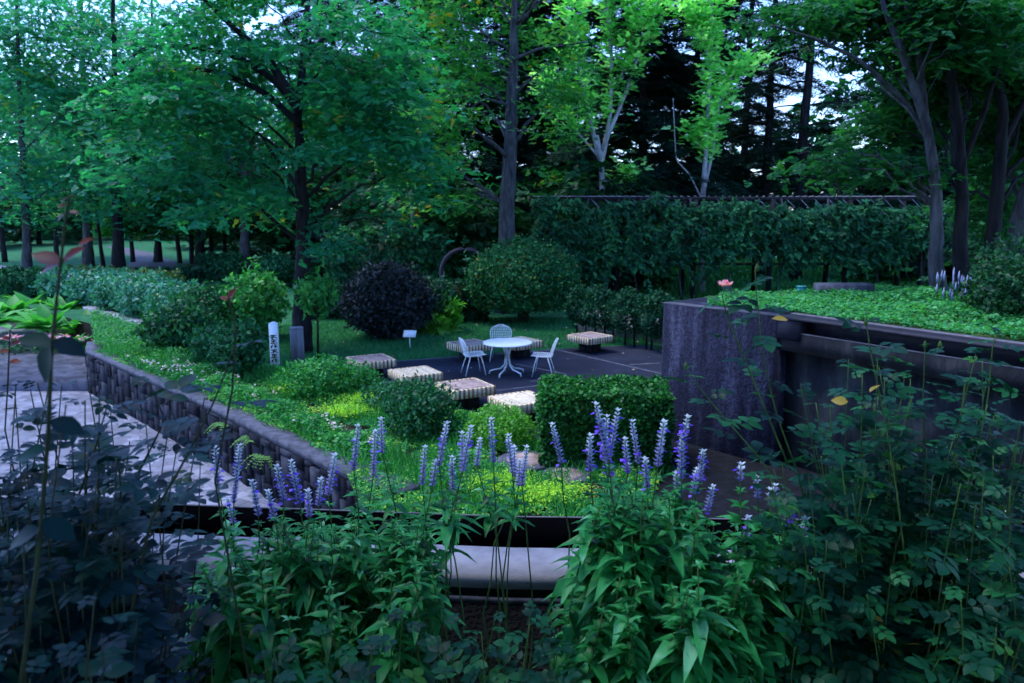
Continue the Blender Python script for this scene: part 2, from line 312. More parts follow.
# ------------------------------------------------------------------ leaf templates
DIA = (np.array([(0, 0, 0), (.5, .34, .06), (1, 0, -.08), (.5, -.34, .06)]), [(0, 1, 2, 3)])          # plain small leaf
STRIP = (np.array([(0, .05, 0), (1, .02, -.12), (1, -.02, -.12), (0, -.05, 0)]), [(0, 1, 2, 3)])
def leaf_tpl(wd, droop=.25, st=((0, .04), (.2, .7), (.45, 1.), (.72, .72), (1, .0)), cup=.18, wave=0.):
    v = []; q = []
    for k, (t, wf) in enumerate(st):
        z = -droop*t*t; y = wd*wf/2
        v += [(t, y, z+cup*y+wave*math.sin(t*9)*y), (t, 0, z), (t, -y, z+cup*y-wave*math.sin(t*9)*y)]
    for k in range(len(st)-1):
        a = k*3; q += [(a, a+1, a+4, a+3), (a+1, a+2, a+5, a+4)]
    return np.array(v), q
LANCE = leaf_tpl(.38, .5, wave=.3, cup=.5); LANCE2 = leaf_tpl(.44, 1.0, wave=.35, cup=.5); LANCE3 = leaf_tpl(.30, .5, wave=.3, cup=.6); OVATE = leaf_tpl(.66, .15)
HOSTA = leaf_tpl(.42, .5, cup=.3)
def compound(nl=5):
    L, Q, n = [], [], 0; tv, tq = OVATE
    def put(x, y, ang, s):
        nonlocal n
        c, sn = math.cos(ang), math.sin(ang); v = tv*s
        v = np.c_[x+v[:, 0]*c-v[:, 1]*sn, y+v[:, 0]*sn+v[:, 1]*c, v[:, 2]-.12*x*x]
        L.append(v); Q.extend([tuple(i+n for i in f) for f in tq]); n += len(v)
    put(.62, 0, 0, .46)
    for x, s in ((.55, .40), (.28, .33))[:(nl-1)//2]:
        put(x, .01, R(68), s); put(x, -.01, R(-68), s)
    L.append(np.array([(0, .008, 0), (.62, .005, -.04), (.62, -.005, -.04), (0, -.008, 0)])); Q.append((n, n+1, n+2, n+3))
    return np.concatenate(L), Q
COMP5 = compound(5); COMP3 = compound(3)
# a small branchlet of seven leaves used for crowns seen from far away
def sprig(k=6, ws=.30, ln=.42):
    L, Q = [], []
    r = np.random.default_rng(5)
    for i in range(k):
        x = i/(k-1)*.7; sgn = 1 if i % 2 else -1; a = sgn*R(55)*(1-.8*i/(k-1)); s = ln*(.8+.4*r.random())
        tilt = r.uniform(-.25, .25); c, sn = math.cos(a), math.sin(a)
        v = DIA[0]*s; v[:, 1] *= ws/.34/1.0*1.0
        v = np.c_[x+v[:, 0]*c-v[:, 1]*sn, v[:, 0]*sn+v[:, 1]*c, v[:, 2]+tilt*v[:, 0]-.15*x*x]
        Q.append(tuple(j+4*i for j in range(4))); L.append(v)
    return np.concatenate(L), Q
SPRIG = sprig(6, .42, .5)
NEEDLE = sprig(8, .07, .36)

def rdir(n, up=.7, tilt=.5):
    """random leaf planes: X in-plane direction, Z normal leaning upwards"""
    a = rng.random(n)*2*math.pi
    Z = norm(np.c_[rng.normal(0, tilt, n), rng.normal(0, tilt, n), np.full(n, up)])
    X = np.c_[np.cos(a), np.sin(a), rng.normal(-.15, .25, n)]
    return X, Z
def ell_pts(n, c, r, shell=.5, low=-1.):
    d = norm(rng.normal(size=(int(n*1.6)+8, 3))); d = d[d[:, 2] > low][:n]
    while len(d) < n: d = np.vstack([d, d])[:n]
    rad = rng.random(len(d))**(shell)
    return np.asarray(c)+d*rad[:, None]*np.asarray(r), d

# ------------------------------------------------------------------ vegetation builders
def crown_mesh(mb, centres, outward, per, spread, size, tpl=SPRIG, flat=.3, tilt=.45):
    n = len(centres)
    k = rng.poisson(per, n).clip(2)
    idx = np.repeat(np.arange(n), k); m = len(idx)
    off = rng.normal(size=(m, 3))*np.array((spread, spread, spread*flat))
    sl = (off[:, :2]*outward[idx, :2]).sum(1)
    off[:, 2] -= .25*sl+.10*np.hypot(off[:, 0], off[:, 1])
    X, Z = rdir(m, 1., tilt); X[:, :2] += .8*outward[idx, :2]
    r = np.clip(rng.random(n)[idx]*.55+rng.random(m)*.45, 0, 1)
    mb.inst(tpl[0], tpl[1], centres[idx]+off, X, Z, size*rng.uniform(.7, 1.3, m), r=r)
def curve_pts(a, b, sag=.0, n=7, wob=.0, up=.0):
    t = np.linspace(0, 1, n)[:, None]; P = a*(1-t)+b*t
    P = P+np.array((0, 0, 1.))*(up*np.sin(t*math.pi))
    if wob: P[1:-1] += rng.normal(0, wob, (n-2, 3))
    return P
def broadleaf(label, base, height, lobes, ncl, per, spread, lsize, leaf='leaf_main', bark='bark_dark', r0=.3, path=None, limbs=18, group=None, clear=None,
              name='broadleaf_tree', cat='tree', shell=.45, low=-.75, extra_limbs=(), flat=.3, tpl=SPRIG, fork=None):
    base = np.asarray(base, float); root = empty(name, base, label, cat, group)
    tr = MB()
    if path is None:
        path = [(rng.normal(0, .04*k), rng.normal(0, .04*k), height*k/7) for k in range(8)]
    P = np.asarray(path, float); tt = np.linspace(0, 1, len(P))
    rad = r0*(1-.85*tt**1.2); rad[0] *= 1.35
    # densify the trunk
    ts = np.linspace(0, 1, 26); PP = np.stack([np.interp(ts, tt, P[:, k]) for k in range(3)], 1); RR = np.interp(ts, tt, rad)
    PP[1:-1, :2] += rng.normal(0, r0*.05, (24, 2))
    if P[-1, 2] > 1: PP[:1, 2] = -.15
    tr.tube(PP, RR, 14, lump=.12)
    mb = MB(); C, O = [], []
    tot = sum(l[1][0]*l[1][1]*l[1][2] for l in lobes)
    for c, r in lobes:
        n = max(4, int(ncl*r[0]*r[1]*r[2]/tot)); p, d = ell_pts(n, c, r, shell, low); C.append(p); O.append(d)
    C = np.concatenate(C); O = np.concatenate(O)
    # open gaps: drop clusters where a coarse noise is low
    ph = rng.random(3)*6
    g = np.sin(C[:, 0]*1.3+ph[0])*np.sin(C[:, 1]*1.2+ph[1])*np.sin(C[:, 2]*1.7+ph[2]); keep = g > -.22
    if clear:      # foliage leaves the trunk open towards one side
        tx = np.interp(C[:, 2], P[:, 2], P[:, 0]); keep &= ~((np.abs(C[:, 0]-tx) < clear) & (C[:, 1] < .8))
    C = C[keep]; O = O[keep]
    crown_mesh(mb, C, O, per, spread, lsize, tpl, flat)
    ii = rng.permutation(len(C))[:limbs]
    for i in ii:
        e = C[i]; h = np.clip(e[2]-.35*np.hypot(*(e[:2]-P[0, :2]))-rng.uniform(.2, 1), P[-1, 2]*.28, P[-1, 2]*.96)
        k = np.interp(h, PP[:, 2], np.arange(len(PP))); s = PP[int(k)]; rr = RR[int(k)]
        LC = curve_pts(s, e, n=8, wob=.05, up=.25); tr.tube(LC, np.linspace(max(.02, rr*.34), .010, 8), 6)
        # twigs
        for _ in range(2):
            q = C[ii[rng.integers(len(ii))]]; q = e+norm(rng.normal(size=3))*rng.uniform(.5, 1.1)
            mid = LC[5]
            tr.tube(curve_pts(mid, q, n=5, wob=.04), np.linspace(.014, .005, 5), 4)
    for pts, r in extra_limbs:
        pts = np.asarray(pts, float); n = len(pts); u = np.linspace(0, 1, n*4); uu = np.linspace(0, 1, n)
        q = np.stack([np.interp(u, uu, pts[:, k]) for k in range(3)], 1)
        q[1:-1] = (q[:-2]+q[1:-1]*2+q[2:])/4
        tr.tube(q, np.linspace(r, r*.25, len(q)), 8, lump=.1)
    tr.build('trunk', M[bark], root, smooth=True)
    mb.build('crown', M[leaf], root)
    return root
def copy_tree(src, loc, rz, sc, label, group=None):
    c = src.copy(); COL.objects.link(c); c.location = tuple(map(float, loc)); c.rotation_euler.z = rz; c.scale = (sc,)*3; c['label'] = label
    if group: c['group'] = group
    for ch in list(src.children):
        d = ch.copy(); COL.objects.link(d); d.parent = c
    return c
def conifer(label, base, height, r0=.25, spread=4.5, low=.12, group=None, dens=1., leaf='needle', name='conifer'):
    root = empty(name, base, label, 'conifer', group); tr = MB()
    t = np.linspace(0, 1, 16); P = np.c_[rng.normal(0, .05, 16), rng.normal(0, .05, 16), t*height]; P[0, 2] = -.15
    tr.tube(P, r0*(1.05-t), 10, lump=.1)
    mb = MB(); z = height*low
    while z < height*.97:
        f = (z-height*low)/(height*(1-low)); L = spread*(1-f)**.7*(.75+.35*rng.random())+.3
        for k in range(int(5*dens)+1):
            if rng.random() < .12: continue
            a = rng.random()*2*math.pi; l = L*rng.uniform(.6, 1.1); dx = np.array((math.cos(a), math.sin(a), 0))
            n = 7; u = np.linspace(0, 1, n); B = np.array((0, 0, z))+dx*(u*l)[:, None]; B[:, 2] += .10*l*np.sin(u*2)-.34*l*u**2
            tr.tube(B, np.linspace(.05, .01, n), 4, cap=False)
            m = int(26*l*dens/1.3)+4; s = rng.random(m)**.8; pos = np.stack([np.interp(s, u, B[:, j]) for j in range(3)], 1)
            side = np.array((-dx[1], dx[0], 0)); sg = rng.choice([-1, 1], m); wdt = .26*l*(1-s*.6)
            q = rng.random(m); pos = pos+side*(sg*wdt*q)[:, None]; pos[:, 2] -= .22*wdt*q+rng.random(m)*.12
            X = dx*.7+side*sg[:, None]*.8+np.array((0, 0, -.25)); Z = norm(np.c_[rng.normal(0, .25, (m, 2)), np.ones(m)])
            mb.inst(NEEDLE[0]*np.array((1, 2.2, 1)), NEEDLE[1], pos, X, Z, rng.uniform(.5, .85, m))
        z += rng.uniform(.45, .8)/max(dens, .6)
    tr.build('trunk', M['bark_dark'], root, smooth=True); mb.build('crown', M[leaf], root)
    return root
def shrub(name, label, base, r, n, size, leaf, cat='shrub', group=None, cz=None, tpl=DIA, shell=.35, stems=6, low=-1., stem_mat='stem_dark', rough=.12, tilt=.6, up=.5, flatb=.05, trunk=None):
    """rounded bush: r = (rx, ry, rz); foliage reaches the ground unless cz lifts it"""
    root = empty(name, base, label, cat, group); r = np.asarray(r, float); cz = r[2]*.92 if cz is None else cz
    d = norm(rng.normal(size=(n, 3))); rad = rng.random(n)**shell
    rad = np.where(rng.random(n) < .05, 1+rng.random(n)**2*.13, rad)
    ph = rng.random(6)*6.28
    lump = 1+rough*(np.sin(d[:, 0]*5+ph[0])*np.sin(d[:, 1]*5+ph[1])+.6*np.sin(d[:, 2]*8+ph[2])*np.sin(d[:, 0]*9+ph[3]))
    p = d*rad[:, None]*r*lump[:, None]+np.array((0, 0, cz)); k = p[:, 2] > flatb; p = p[k]; d = d[k]; m = len(p)
    Z = norm(d*.9+np.array((0, 0, up))+rng.normal(0, tilt, (m, 3))); X = norm(rng.normal(size=(m, 3))+np.array((0, 0, .2)))
    mb = MB(); mb.inst(tpl[0], tpl[1], p, X, Z, size*rng.uniform(.6, 1.3, m))
    mb.build('foliage', M[leaf], root)
    st = MB()
    if trunk: st.tube([(0, 0, -.1), (.03, 0, cz*.5), (0, 0, cz)], [trunk*1.2, trunk, trunk*.7], 10, lump=.15)
    for i in range(stems):
        a = rng.random()*6.28; e = np.array((math.cos(a)*r[0]*.6*rng.random(), math.sin(a)*r[1]*.6*rng.random(), cz+r[2]*.5*rng.random()))
        b = np.array((math.cos(a)*r[0]*.08, math.sin(a)*r[1]*.08, -.05)) if not trunk else np.array((0, 0, cz*.6))
        st.tube(curve_pts(b, e, n=5, wob=.02), np.linspace(.022, .006, 5)*max(.6, r[2]), 5)
    st.build('stem', M[stem_mat], root, smooth=True)
    return root
def hedge(label, p0, p1, width, h, n, size, leaf, z=0., lift=.0, name='hedge', group=None, wob=.04, cat='hedge', stems=0, tpl=DIA, crown_=.0):
    """clipped hedge along p0-p1"""
    p0 = np.asarray(p0, float)[:2]; p1 = np.asarray(p1, float)[:2]; L = np.linalg.norm(p1-p0); a = math.atan2(*(p1-p0)[::-1]); c = (p0+p1)/2
    root = empty(name, (c[0], c[1], z), label, cat, group, rz=a)
    A = np.array((L*width, L*(h-lift)*2, width*(h-lift)*2)); A = A/A.sum(); k = rng.choice(3, n, p=A)
    p = np.c_[rng.uniform(-L/2, L/2, n), rng.uniform(-width/2, width/2, n), rng.uniform(lift, h, n)]; nn = np.zeros((n, 3))
    dep = np.abs(rng.normal(0, .06, n))
    s = k == 0; p[s, 2] = h-dep[s]; nn[s, 2] = 1
    s = k == 1; sg = rng.choice([-1, 1], n, p=[.7, .3]); p[s, 1] = (sg*(width/2-dep))[s]; nn[s, 1] = sg[s]
    s = k == 2; sg = rng.choice([-1, 1], n); p[s, 0] = (sg*(L/2-dep))[s]; nn[s, 0] = sg[s]
    p += nn*(wob*(np.sin(p[:, 0:1]*6)+np.sin(p[:, 1:2]*8+1)+np.sin(p[:, 2:3]*7+2)))
    if crown_: p[:, 2] += crown_*(1-(2*p[:, 1]/width)**2)*(p[:, 2] > h-.15)
    Z = norm(nn*.8+np.array((0, 0, .5))+rng.normal(0, .5, (n, 3))); X = rng.normal(size=(n, 3))
    mb = MB(); mb.inst(tpl[0], tpl[1], p, X, Z, size*rng.uniform(.6, 1.3, n)); 
    core = MB(); core.box((0, 0, (h+lift)/2-.06), (max(L-.25, .1), max(width-.25, .1), h-lift-.15))  # solid dark box added as an opaque hedge interior
    mb.build('foliage', M[leaf], root)
    if lift < .2: core.build('opaque_core', M['stem_dark'], root)
    st = MB(); ns = stems or max(3, int(L*2))
    for i in range(ns):
        x = -L/2+L*(i+.5)/ns+rng.normal(0, .06); st.tube([(x, 0, -.05), (x+rng.normal(0, .05), rng.normal(0, .05), h*.5), (x+rng.normal(0, .1), rng.normal(0, .1), h*.85)], [.03, .02, .01], 6)
    st.build('stem', M['bark_dark'], root, smooth=True)
    return root

# ================================================================== SETTING
P1 = at(661, 303, 2.2); P2 = at(777, 316, 2.2); P3 = at(1024, 350, 2.2)
# sunken paved path on the left, z about -1
SUNK = [(-1.25, 4.0), (-1.35, 9.5)]+[tuple(at(340, 470, 0)[:2]), tuple(at(215, 408, 0)[:2]), tuple(at(92, 353, 0)[:2])]
e1 = at(92, 353, 0)
SUNK += [(e1[0]-.6, e1[1]+1.2), (-13.5, 24.5), (-19, 29.5), (-30, 33), (-70, 33), (-70, 4.0)]
big = 260
outer = [(-big, -60), (big, -60), (big, 420), (-big, 420)]
gm = MB()
# ground with a cut-out: two polygons that butt along the cut
left_part = [(-big, -60), (-1.25, -60), (-1.25, 4.0)]+[(-70, 4.0), (-70, 33), (-70, 33.001)]
gm.prism([(-big, -60), (-1.25, -60), (-1.25, 4.0), (-70, 4.0), (-70, 33), (-30, 33), (-30, 420), (-big, 420)], 0, 0)
gm.prism([(-1.25, -60), (big, -60), (big, 420), (-30, 420), (-30, 33), (-19, 29.5), (-13.5, 24.5), (e1[0]-.6, e1[1]+1.2)]+[SUNK[4], SUNK[3], SUNK[2], SUNK[1], SUNK[0]], 0, 0)
tag(gm.build('ground', M['lawn']), kind='structure')
pm = MB(); pm.prism([(-72, 3.5), (-.9, 3.5), (-.9, 9.8), (-4, 14), (-10.2, 19.6), (-72, 19.6)], -1.02, -1.02)
tag(pm.build('sunken_path', M['paving']), kind='structure')
um = MB(); um.prism([(-72, 19.6), (-10.2, 19.6), (-10.2, 22), (-13, 25.4), (-19, 30), (-30, 33.4), (-72, 33.4)], -1.3, -.72)
tag(um.build('upper_path', M['paving']), kind='structure')
# kerb and low bank along the far side of the path
km = MB()
kp = [(e1[0]-.6, e1[1]+1.2), (-13.5, 24.5), (-19, 29.5), (-30, 33)]
# bed skirt below the kerb (closes the step down to the path)
sk = MB()
for a, b in zip(kp[:-1], kp[1:]):
    sk.add([(a[0], a[1], -1.2), (b[0], b[1], -1.2), (b[0], b[1], .0), (a[0], a[1], .0)], [(0, 1, 2, 3)])
sk.add([(-30, 33, -1.2), (-70, 33, -1.2), (-70, 33, 0), (-30, 33, 0)], [(0, 1, 2, 3)])
tag(sk.build('bank', M['soil']), kind='structure')
def strip(mb, pts, w_, h, z0, off=0., r=None):
    P = np.asarray(pts, float)[:, :2]; T = norm(np.gradient(P, axis=0)); N = np.c_[-T[:, 1], T[:, 0]]
    A = P+N*(off-w_/2); B = P+N*(off+w_/2); n = len(P)
    v = [(*A[i], z0) for i in range(n)]+[(*B[i], z0) for i in range(n)]+[(*A[i], z0+h) for i in range(n)]+[(*B[i], z0+h) for i in range(n)]
    q = []
    for i in range(n-1):
        j = i+1; q += [(i, j, 2*n+j, 2*n+i), (n+j, n+i, 3*n+i, 3*n+j), (2*n+i, 2*n+j, 3*n+j, 3*n+i), (i, n+i, n+j, j)]
    q += [(0, 2*n, 3*n, n), (n-1, 2*n-1, 4*n-1, 3*n-1)]
    mb.add(v, q, r=r); return mb
kb = [tuple(at(88, 307, .1)[:2]), tuple(at(146, 324, .1)[:2]), tuple(at(205, 342, .1)[:2])]
tag(strip(MB(), kb, .35, .16, -.03).build('garden_kerb', M['concrete']), 'pale concrete kerb edging the bed behind the bright leafy plants', 'kerb')
# asphalt court
court_px = [(318, 374), (400, 361), (470, 355), (556, 349), (600, 346.5), (700, 343), (800, 395), (700, 470), (600, 452), (545, 450), (500, 428), (420, 402), (350, 388)]
cp = [at(x, y, .004)[:2] for x, y in court_px]
tag(MB().prism(cp, .004, .004).build('paved_court', M['asphalt']), kind='structure')
# joints in the court: thin pale strips
jm = MB()
for (a, b) in (((318, 374), (400, 361)), ((400, 361), (556, 349.3)), ((556, 349.5), (672, 376)), ((516, 364), (566, 374)), ((440, 397), (543, 385)), ((530, 381), (575, 380.5)),
               ((545, 432), (572, 445)), ((345, 389), (400, 380)), ((630, 364.5), (660, 363)), ((600, 418), (660, 405))):
    A = at(*a, .008); B = at(*b, .008); d = norm(B-A); nn_ = np.array((-d[1], d[0], 0))*.035
    jm.add([A-nn_, B-nn_, B+nn_, A+nn_], [(0, 1, 2, 3)])
M['joint'] = noisemat('joint', (.04, .045, .06), (.14, .15, .19), 5, .85, 0)
tag(jm.build('paving_joints', M['joint']), kind='structure')
# far path and pale meadow behind the trees on the left
pf = [at(118, 274, .004)[:2], at(172, 272, .004)[:2], at(176, 262, .004)[:2], at(150, 252, .004)[:2], at(118, 246, .004)[:2], at(105, 246, .004)[:2], at(135, 258, .004)[:2]]
tag(MB().prism(pf, .004, .004).build('far_path', M['path_far']), kind='structure')
pw = [at(-60, 268, .004)[:2], at(70, 273, .004)[:2], at(40, 268, .004)[:2], at(-60, 262, .004)[:2]]
tag(MB().prism(pw, .004, .004).build('pale_path', M['paving']), kind='structure')

# upper terrace on the right (z = 2.2) and under the viewer
terr = [P1[:2]+np.array((.25, .3)), P2[:2]+np.array((.2, .5)), P3[:2]+np.array((.42, .2)), (6.9, 6.2), (7.3, 4.6), (7.3, 1.0), (45, 1.0), (45, 19), (12, 18), (9.5, 15.2), (6.2, 14.2), (3.6, 13.4)]
tag(MB().prism(terr, -.05, 2.19).build('upper_terrace', M['bed']), kind='structure')
tag(MB().prism([(-9, -7), (9, -7), (9, .4), (-9, .4)], -.05, 2.05).build('viewing_terrace', M['stone_grey']), kind='structure')
tag(MB().prism([(-9, .4), (7.25, .4), (7.25, 2.9), (-9, 2.9)], -.05, 1.62).build('planting_bed', M['soil']), kind='structure')

tag(MB().prism([(1.9, 3.6), (7.0, 3.6), (6.8, 6.2), (P3[0]+.3, P3[1]), (P2[0]+.2, P2[1]+.5), (2.4, P1[1]+.1), (2.36, 10.4), (1.9, 10.0)], .006, .006).build('inner_court', M['rough_dark']), kind='structure')
# ---- concrete block at the left end of the right-hand wall
d12 = norm((P2-P1)[:2]); n12 = np.array((-d12[1], d12[0]))
bl = empty('concrete_block_wall', (*(P1[:2]+P2[:2])/2, 0), 'tall rough dark concrete wall block beside the clipped box hedge', 'wall')
o_ = np.array(bl.location)
poly = [P1[:2]+n12*.10, P1[:2]+d12*.03+n12*.03, P1[:2]+d12*.10, P2[:2], P2[:2]+n12*1.4, P1[:2]+n12*1.4+d12*.0]
bm_ = MB(); bm_.prism([np.asarray(p)-o_[:2] for p in poly], -.05, 2.2); bm_.build('block', M['ribbed'], bl)
ms_ = MB(); c3 = [np.asarray(q)-o_[:2] for q in (P1[:2]+n12*.02, P2[:2]+n12*.0, P2[:2]+n12*.22, P1[:2]+n12*.25)]
ms_.prism(c3, 2.2, 2.206); ms_.build('cap', M['stone_grey'], bl)
# ---- wall, trough and steel gutter running towards the right
RL = [P2[:2], P3[:2], np.array((6.6, 6.2)), np.array((7.0, 4.6))]
def offp(pts, d):
    P = np.asarray(pts, float); T = norm(np.gradient(P, axis=0)); N = np.c_[-T[:, 1], T[:, 0]]; return P+N*d
rw = empty('gutter_wall', (*P2[:2], 0), 'long stained concrete wall with steel gutter curving off to the right', 'wall')
o2 = np.array(rw.location)[:2]
RLs = [p-o2 for p in RL]
sub = lambda m, n=6: np.concatenate([np.linspace(a, b, n, endpoint=False) for a, b in zip(m[:-1], m[1:])]+[[m[-1]]])
ps = sub(RLs)
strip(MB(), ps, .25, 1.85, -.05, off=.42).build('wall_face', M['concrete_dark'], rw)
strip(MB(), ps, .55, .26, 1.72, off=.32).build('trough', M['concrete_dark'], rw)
g = MB(); strip(g, ps, .018, .035, 2.17, off=.0); strip(g, ps, .30, .012, 2.192, off=.165); strip(g, ps, .02, .24, 1.97, off=.30)
g.build('gutter', M['steel'], rw)
strip(MB(), ps, .10, .03, 2.19, off=.36).build('gutter_edge', M['steel_edge'], rw)
strip(MB(), ps, .012, .016, 1.982, off=.05).build('trough_edge', M['steel_edge'], rw)
MB().bbox((.20, -.05, 2.04), (.42, .26, .30), .01, rz=math.atan2(*(P3-P2)[:2][::-1])).build('end_box', M['steel'], rw)

# ---- foreground ledge: coping, steel gutter, rough wall below
lg = empty('foreground_ledge', (0, 3.12, 1.6), 'pale concrete ledge with a steel gutter coloured black as if shaded crossing behind the salvia', 'ledge')
LA, LB = np.array((-7.5, 3.75-3.3)), np.array((7.2, 3.05-3.3))
lp = [LA, np.array((-2.2, .20)), np.array((.0, .0)), np.array((3, -.08)), LB]
lp = sub(lp, 5); zb = -1.6
cop = MB(); strip(cop, lp, .27, .06, 2.14+zb, off=-.02); cop.build('coping', M['concrete'], lg)
strip(MB(), lp, .20, 2.2, -.06+zb, off=-.03).build('ledge_wall', M['rough_dark'], lg)
gt = MB(); strip(gt, lp, .012, .24, 1.95+zb, off=.135); strip(gt, lp, .30, .012, 1.95+zb, off=.27); strip(gt, lp, .012, .26, 1.95+zb, off=.43)
gt.build('gutter', M['black'], lg)  # near-black colour stands in for the shade inside the gutter
strip(MB(), lp, .012, .004, 2.212+zb, off=.43).build('gutter_edge', M['steel_edge'], lg)
strip(MB(), lp, .015, .02, 2.085+zb, off=-.165).build('drip_edge', M['stone_grey'], lg)

# ---- stone retaining wall beside the sunken path
W = [np.array(p) for p in SUNK[1:5]]
rwall = empty('retaining_wall', (*W[2], -1.), 'dark stone retaining wall dropping from the flower bed to the sunken path', 'wall')
oo = np.array((*W[2], -1.)); st = MB(); cpng = MB()
Wd = sub([W[0], W[1], W[2], W[3], np.array(SUNK[5])], 8)
for a, b in zip(Wd[:-1], Wd[1:]):
    L = np.linalg.norm(b-a); d = (b-a)/L; n = np.array((-d[1], d[0])); ang = math.atan2(d[1], d[0])
    x = 0.
    while x < L-.02:
        w_ = min(rng.uniform(.20, .46), L-x); zz = -1.05-rng.random()*.15
        while zz < -.02:
            hh = rng.uniform(.18, .46); top = min(zz+hh, -.005)
            if top-zz < .05: break
            c = a+d*(x+w_/2); dep = rng.uniform(-.01, .03)
            st.bbox((c[0]+n[0]*dep, c[1]+n[1]*dep, (zz+top)/2)-oo, (w_-.008, .30, top-zz-.012), .012, rz=ang+rng.normal(0, .02)); zz = top
        x += w_
st.build('stonework', M['stones'], rwall)
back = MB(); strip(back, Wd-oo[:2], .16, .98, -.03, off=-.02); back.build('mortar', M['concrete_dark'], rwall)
strip(cpng, Wd-oo[:2], .36, .10, 1.0, off=-.03).build('coping', M['stone_grey'], rwall)

# ================================================================== FURNITURE
def copy_thing(src, loc, rz, label):
    return copy_tree(src, loc, rz, 1, label)
# slatted square benches
def make_bench(label, loc, rz, worn):
    root = empty('bench', loc, label, 'bench', 'square slatted benches round the court', rz)
    s = .86; h = .17; zt = .43; k = 19; wd = s/k; ring = MB()
    for side in range(4):
        a = side*math.pi/2; c_, s_ = math.cos(a), math.sin(a)
        for i in range(k-1):
            x = -s/2+wd*(i+.5)+(0); y = -s/2+wd/2
            ring.bbox((x*c_-y*s_, x*s_+y*c_, zt-h/2), (wd*.94, wd*1.0, h), .004, rz=a, r=rng.uniform(.55, 1) if i % 2 else rng.uniform(0, .5))
    ring.build('rim_slats', M['slat'], root)
    inn = MB(); n2 = 13; w2 = (s-2*wd)/n2
    for i in range(n2):
        inn.bbox((-s/2+wd+w2*(i+.5), 0, zt-.05), (w2*.95, s-2*wd-.004, .09), .003)
    inn.build('seat_slats', M['slat_worn'] if worn else M['slat_top'], root)
    MB().box((0, 0, .13), (.40, .40, .27)).build('pedestal', M['concrete_dark'], root)
    return root
BR = R(30)
bsp = [((371, 358), 'slatted square bench farthest left, beside the lawn by the small sign', 1), ((415, 371), 'pale slatted square bench second from left in the front row', 0),
       ((465, 384), 'worn slatted square bench third in the front row, nearest the left chair', 1), ((521, 398), 'slatted square bench half hidden by the clipped box hedge', 0),
       ((470, 342.5), 'slatted square bench behind the left wire chair at the lawn edge', 1), ((519, 340), 'slatted square bench behind the round table and rear chair', 0),
       ((590, 335), 'slatted square bench standing alone at right by the low hedge', 1)]
for (p, lb, wn) in bsp:
    q = at(*p, .43); make_bench(lb, (q[0], q[1], 0), BR if p[1] > 345 else R(38), wn)
# round table
tq = at(507.5, 342, .74); tb = empty('garden_table', (tq[0], tq[1], 0), 'round white metal table standing on the asphalt between three chairs', 'table')
top = MB(); rr_ = .55
top.lathe([(.0, .742), (rr_-.01, .742), (rr_, .736), (rr_, .712), (rr_-.012, .708), (rr_-.02, .725), (0, .728)], 40); top.build('table_top', M['white'], tb, smooth=False)
for k in range(5):
    a = k*2*math.pi/5+.5; c, s_ = math.cos(a), math.sin(a)
    pr = [(.20, .715), (.10, .66), (.06, .5), (.05, .35), (.07, .22), (.16, .13), (.30, .10), (.40, .07), (.42, 0)]
    MB().tube([(r_*c, r_*s_, z) for r_, z in pr], .017, 8).build('leg', M['white'], tb, smooth=True)
MB().tube([(.055*math.cos(t), .055*math.sin(t), .42) for t in np.linspace(0, 6.3, 20)], .009, 6).build('collar', M['white'], tb, smooth=True)
# wire chairs
def make_chair(label, loc, rz):
    root = empty('wire_chair', loc, label, 'chair', 'white wire chairs round the table', rz)   # faces +y
    def shell(u, v):     # seat, v 0 (front) .. 1 (back)
        wdt = .25*(.86+.14*math.sin(v*math.pi)); x = u*wdt
        return (x, .24-.44*v, .455-.035*math.sin(v*math.pi*.9)*(1-u*u)+.02*u*u-.02*v)
    def backf(u, v):     # v 0 (bottom) .. 1 (top)
        wdt = .215*(1.05+.18*math.sin(v*2.4))*(math.sqrt(max(0, 1-max(0, (v-.55)/.47)**2.2)))
        return (u*wdt, -.205-.10*v-.04*v*v+.045*u*u, .44+.40*v)
    for nm, f in (('seat', shell), ('backrest', backf)):
        m = MB(); N = 11
        for i in range(N):
            u = -1+2*i/(N-1); m.tube([f(u, v) for v in np.linspace(0, 1, 9)], .0048 if 0 < i < N-1 else .008, 5, cap=False)
        for j in range(N):
            v = j/(N-1); m.tube([f(u, v) for u in np.linspace(-1, 1, 9)], .0048 if 0 < j < N-1 else .008, 5, cap=False)
        m.build(nm, M['white'], root, smooth=True)
    for sx in (-1, 1):
        MB().tube([(sx*.16, .12, .44), (sx*.20, .17, .25), (sx*.235, .215, 0)], .011, 7).build('leg', M['white'], root, smooth=True)
        MB().tube([(sx*.16, -.12, .43), (sx*.19, -.19, .22), (sx*.215, -.25, 0)], .011, 7).build('leg', M['white'], root, smooth=True)
    MB().tube([(-.17, .13, .40), (-.0, .10, .405), (.17, .13, .40)], .008, 6).build('stretcher', M['white'], root, smooth=True)
    MB().tube([(-.175, -.14, .38), (0, -.10, .39), (.175, -.14, .38)], .008, 6).build('stretcher', M['white'], root, smooth=True)
    return root
qa = at(474, 374, 0); qb = at(543, 375, 0); qc = at(500, 362, 0)
make_chair('white wire chair left of the round table', (qa[0], qa[1], 0), R(-72))
make_chair('white wire chair right of the round table, seen from its side', (qb[0], qb[1], 0), R(80))
make_chair('white wire chair behind the round table, facing the camera', (qc[0], qc[1]+.2, 0), R(176))

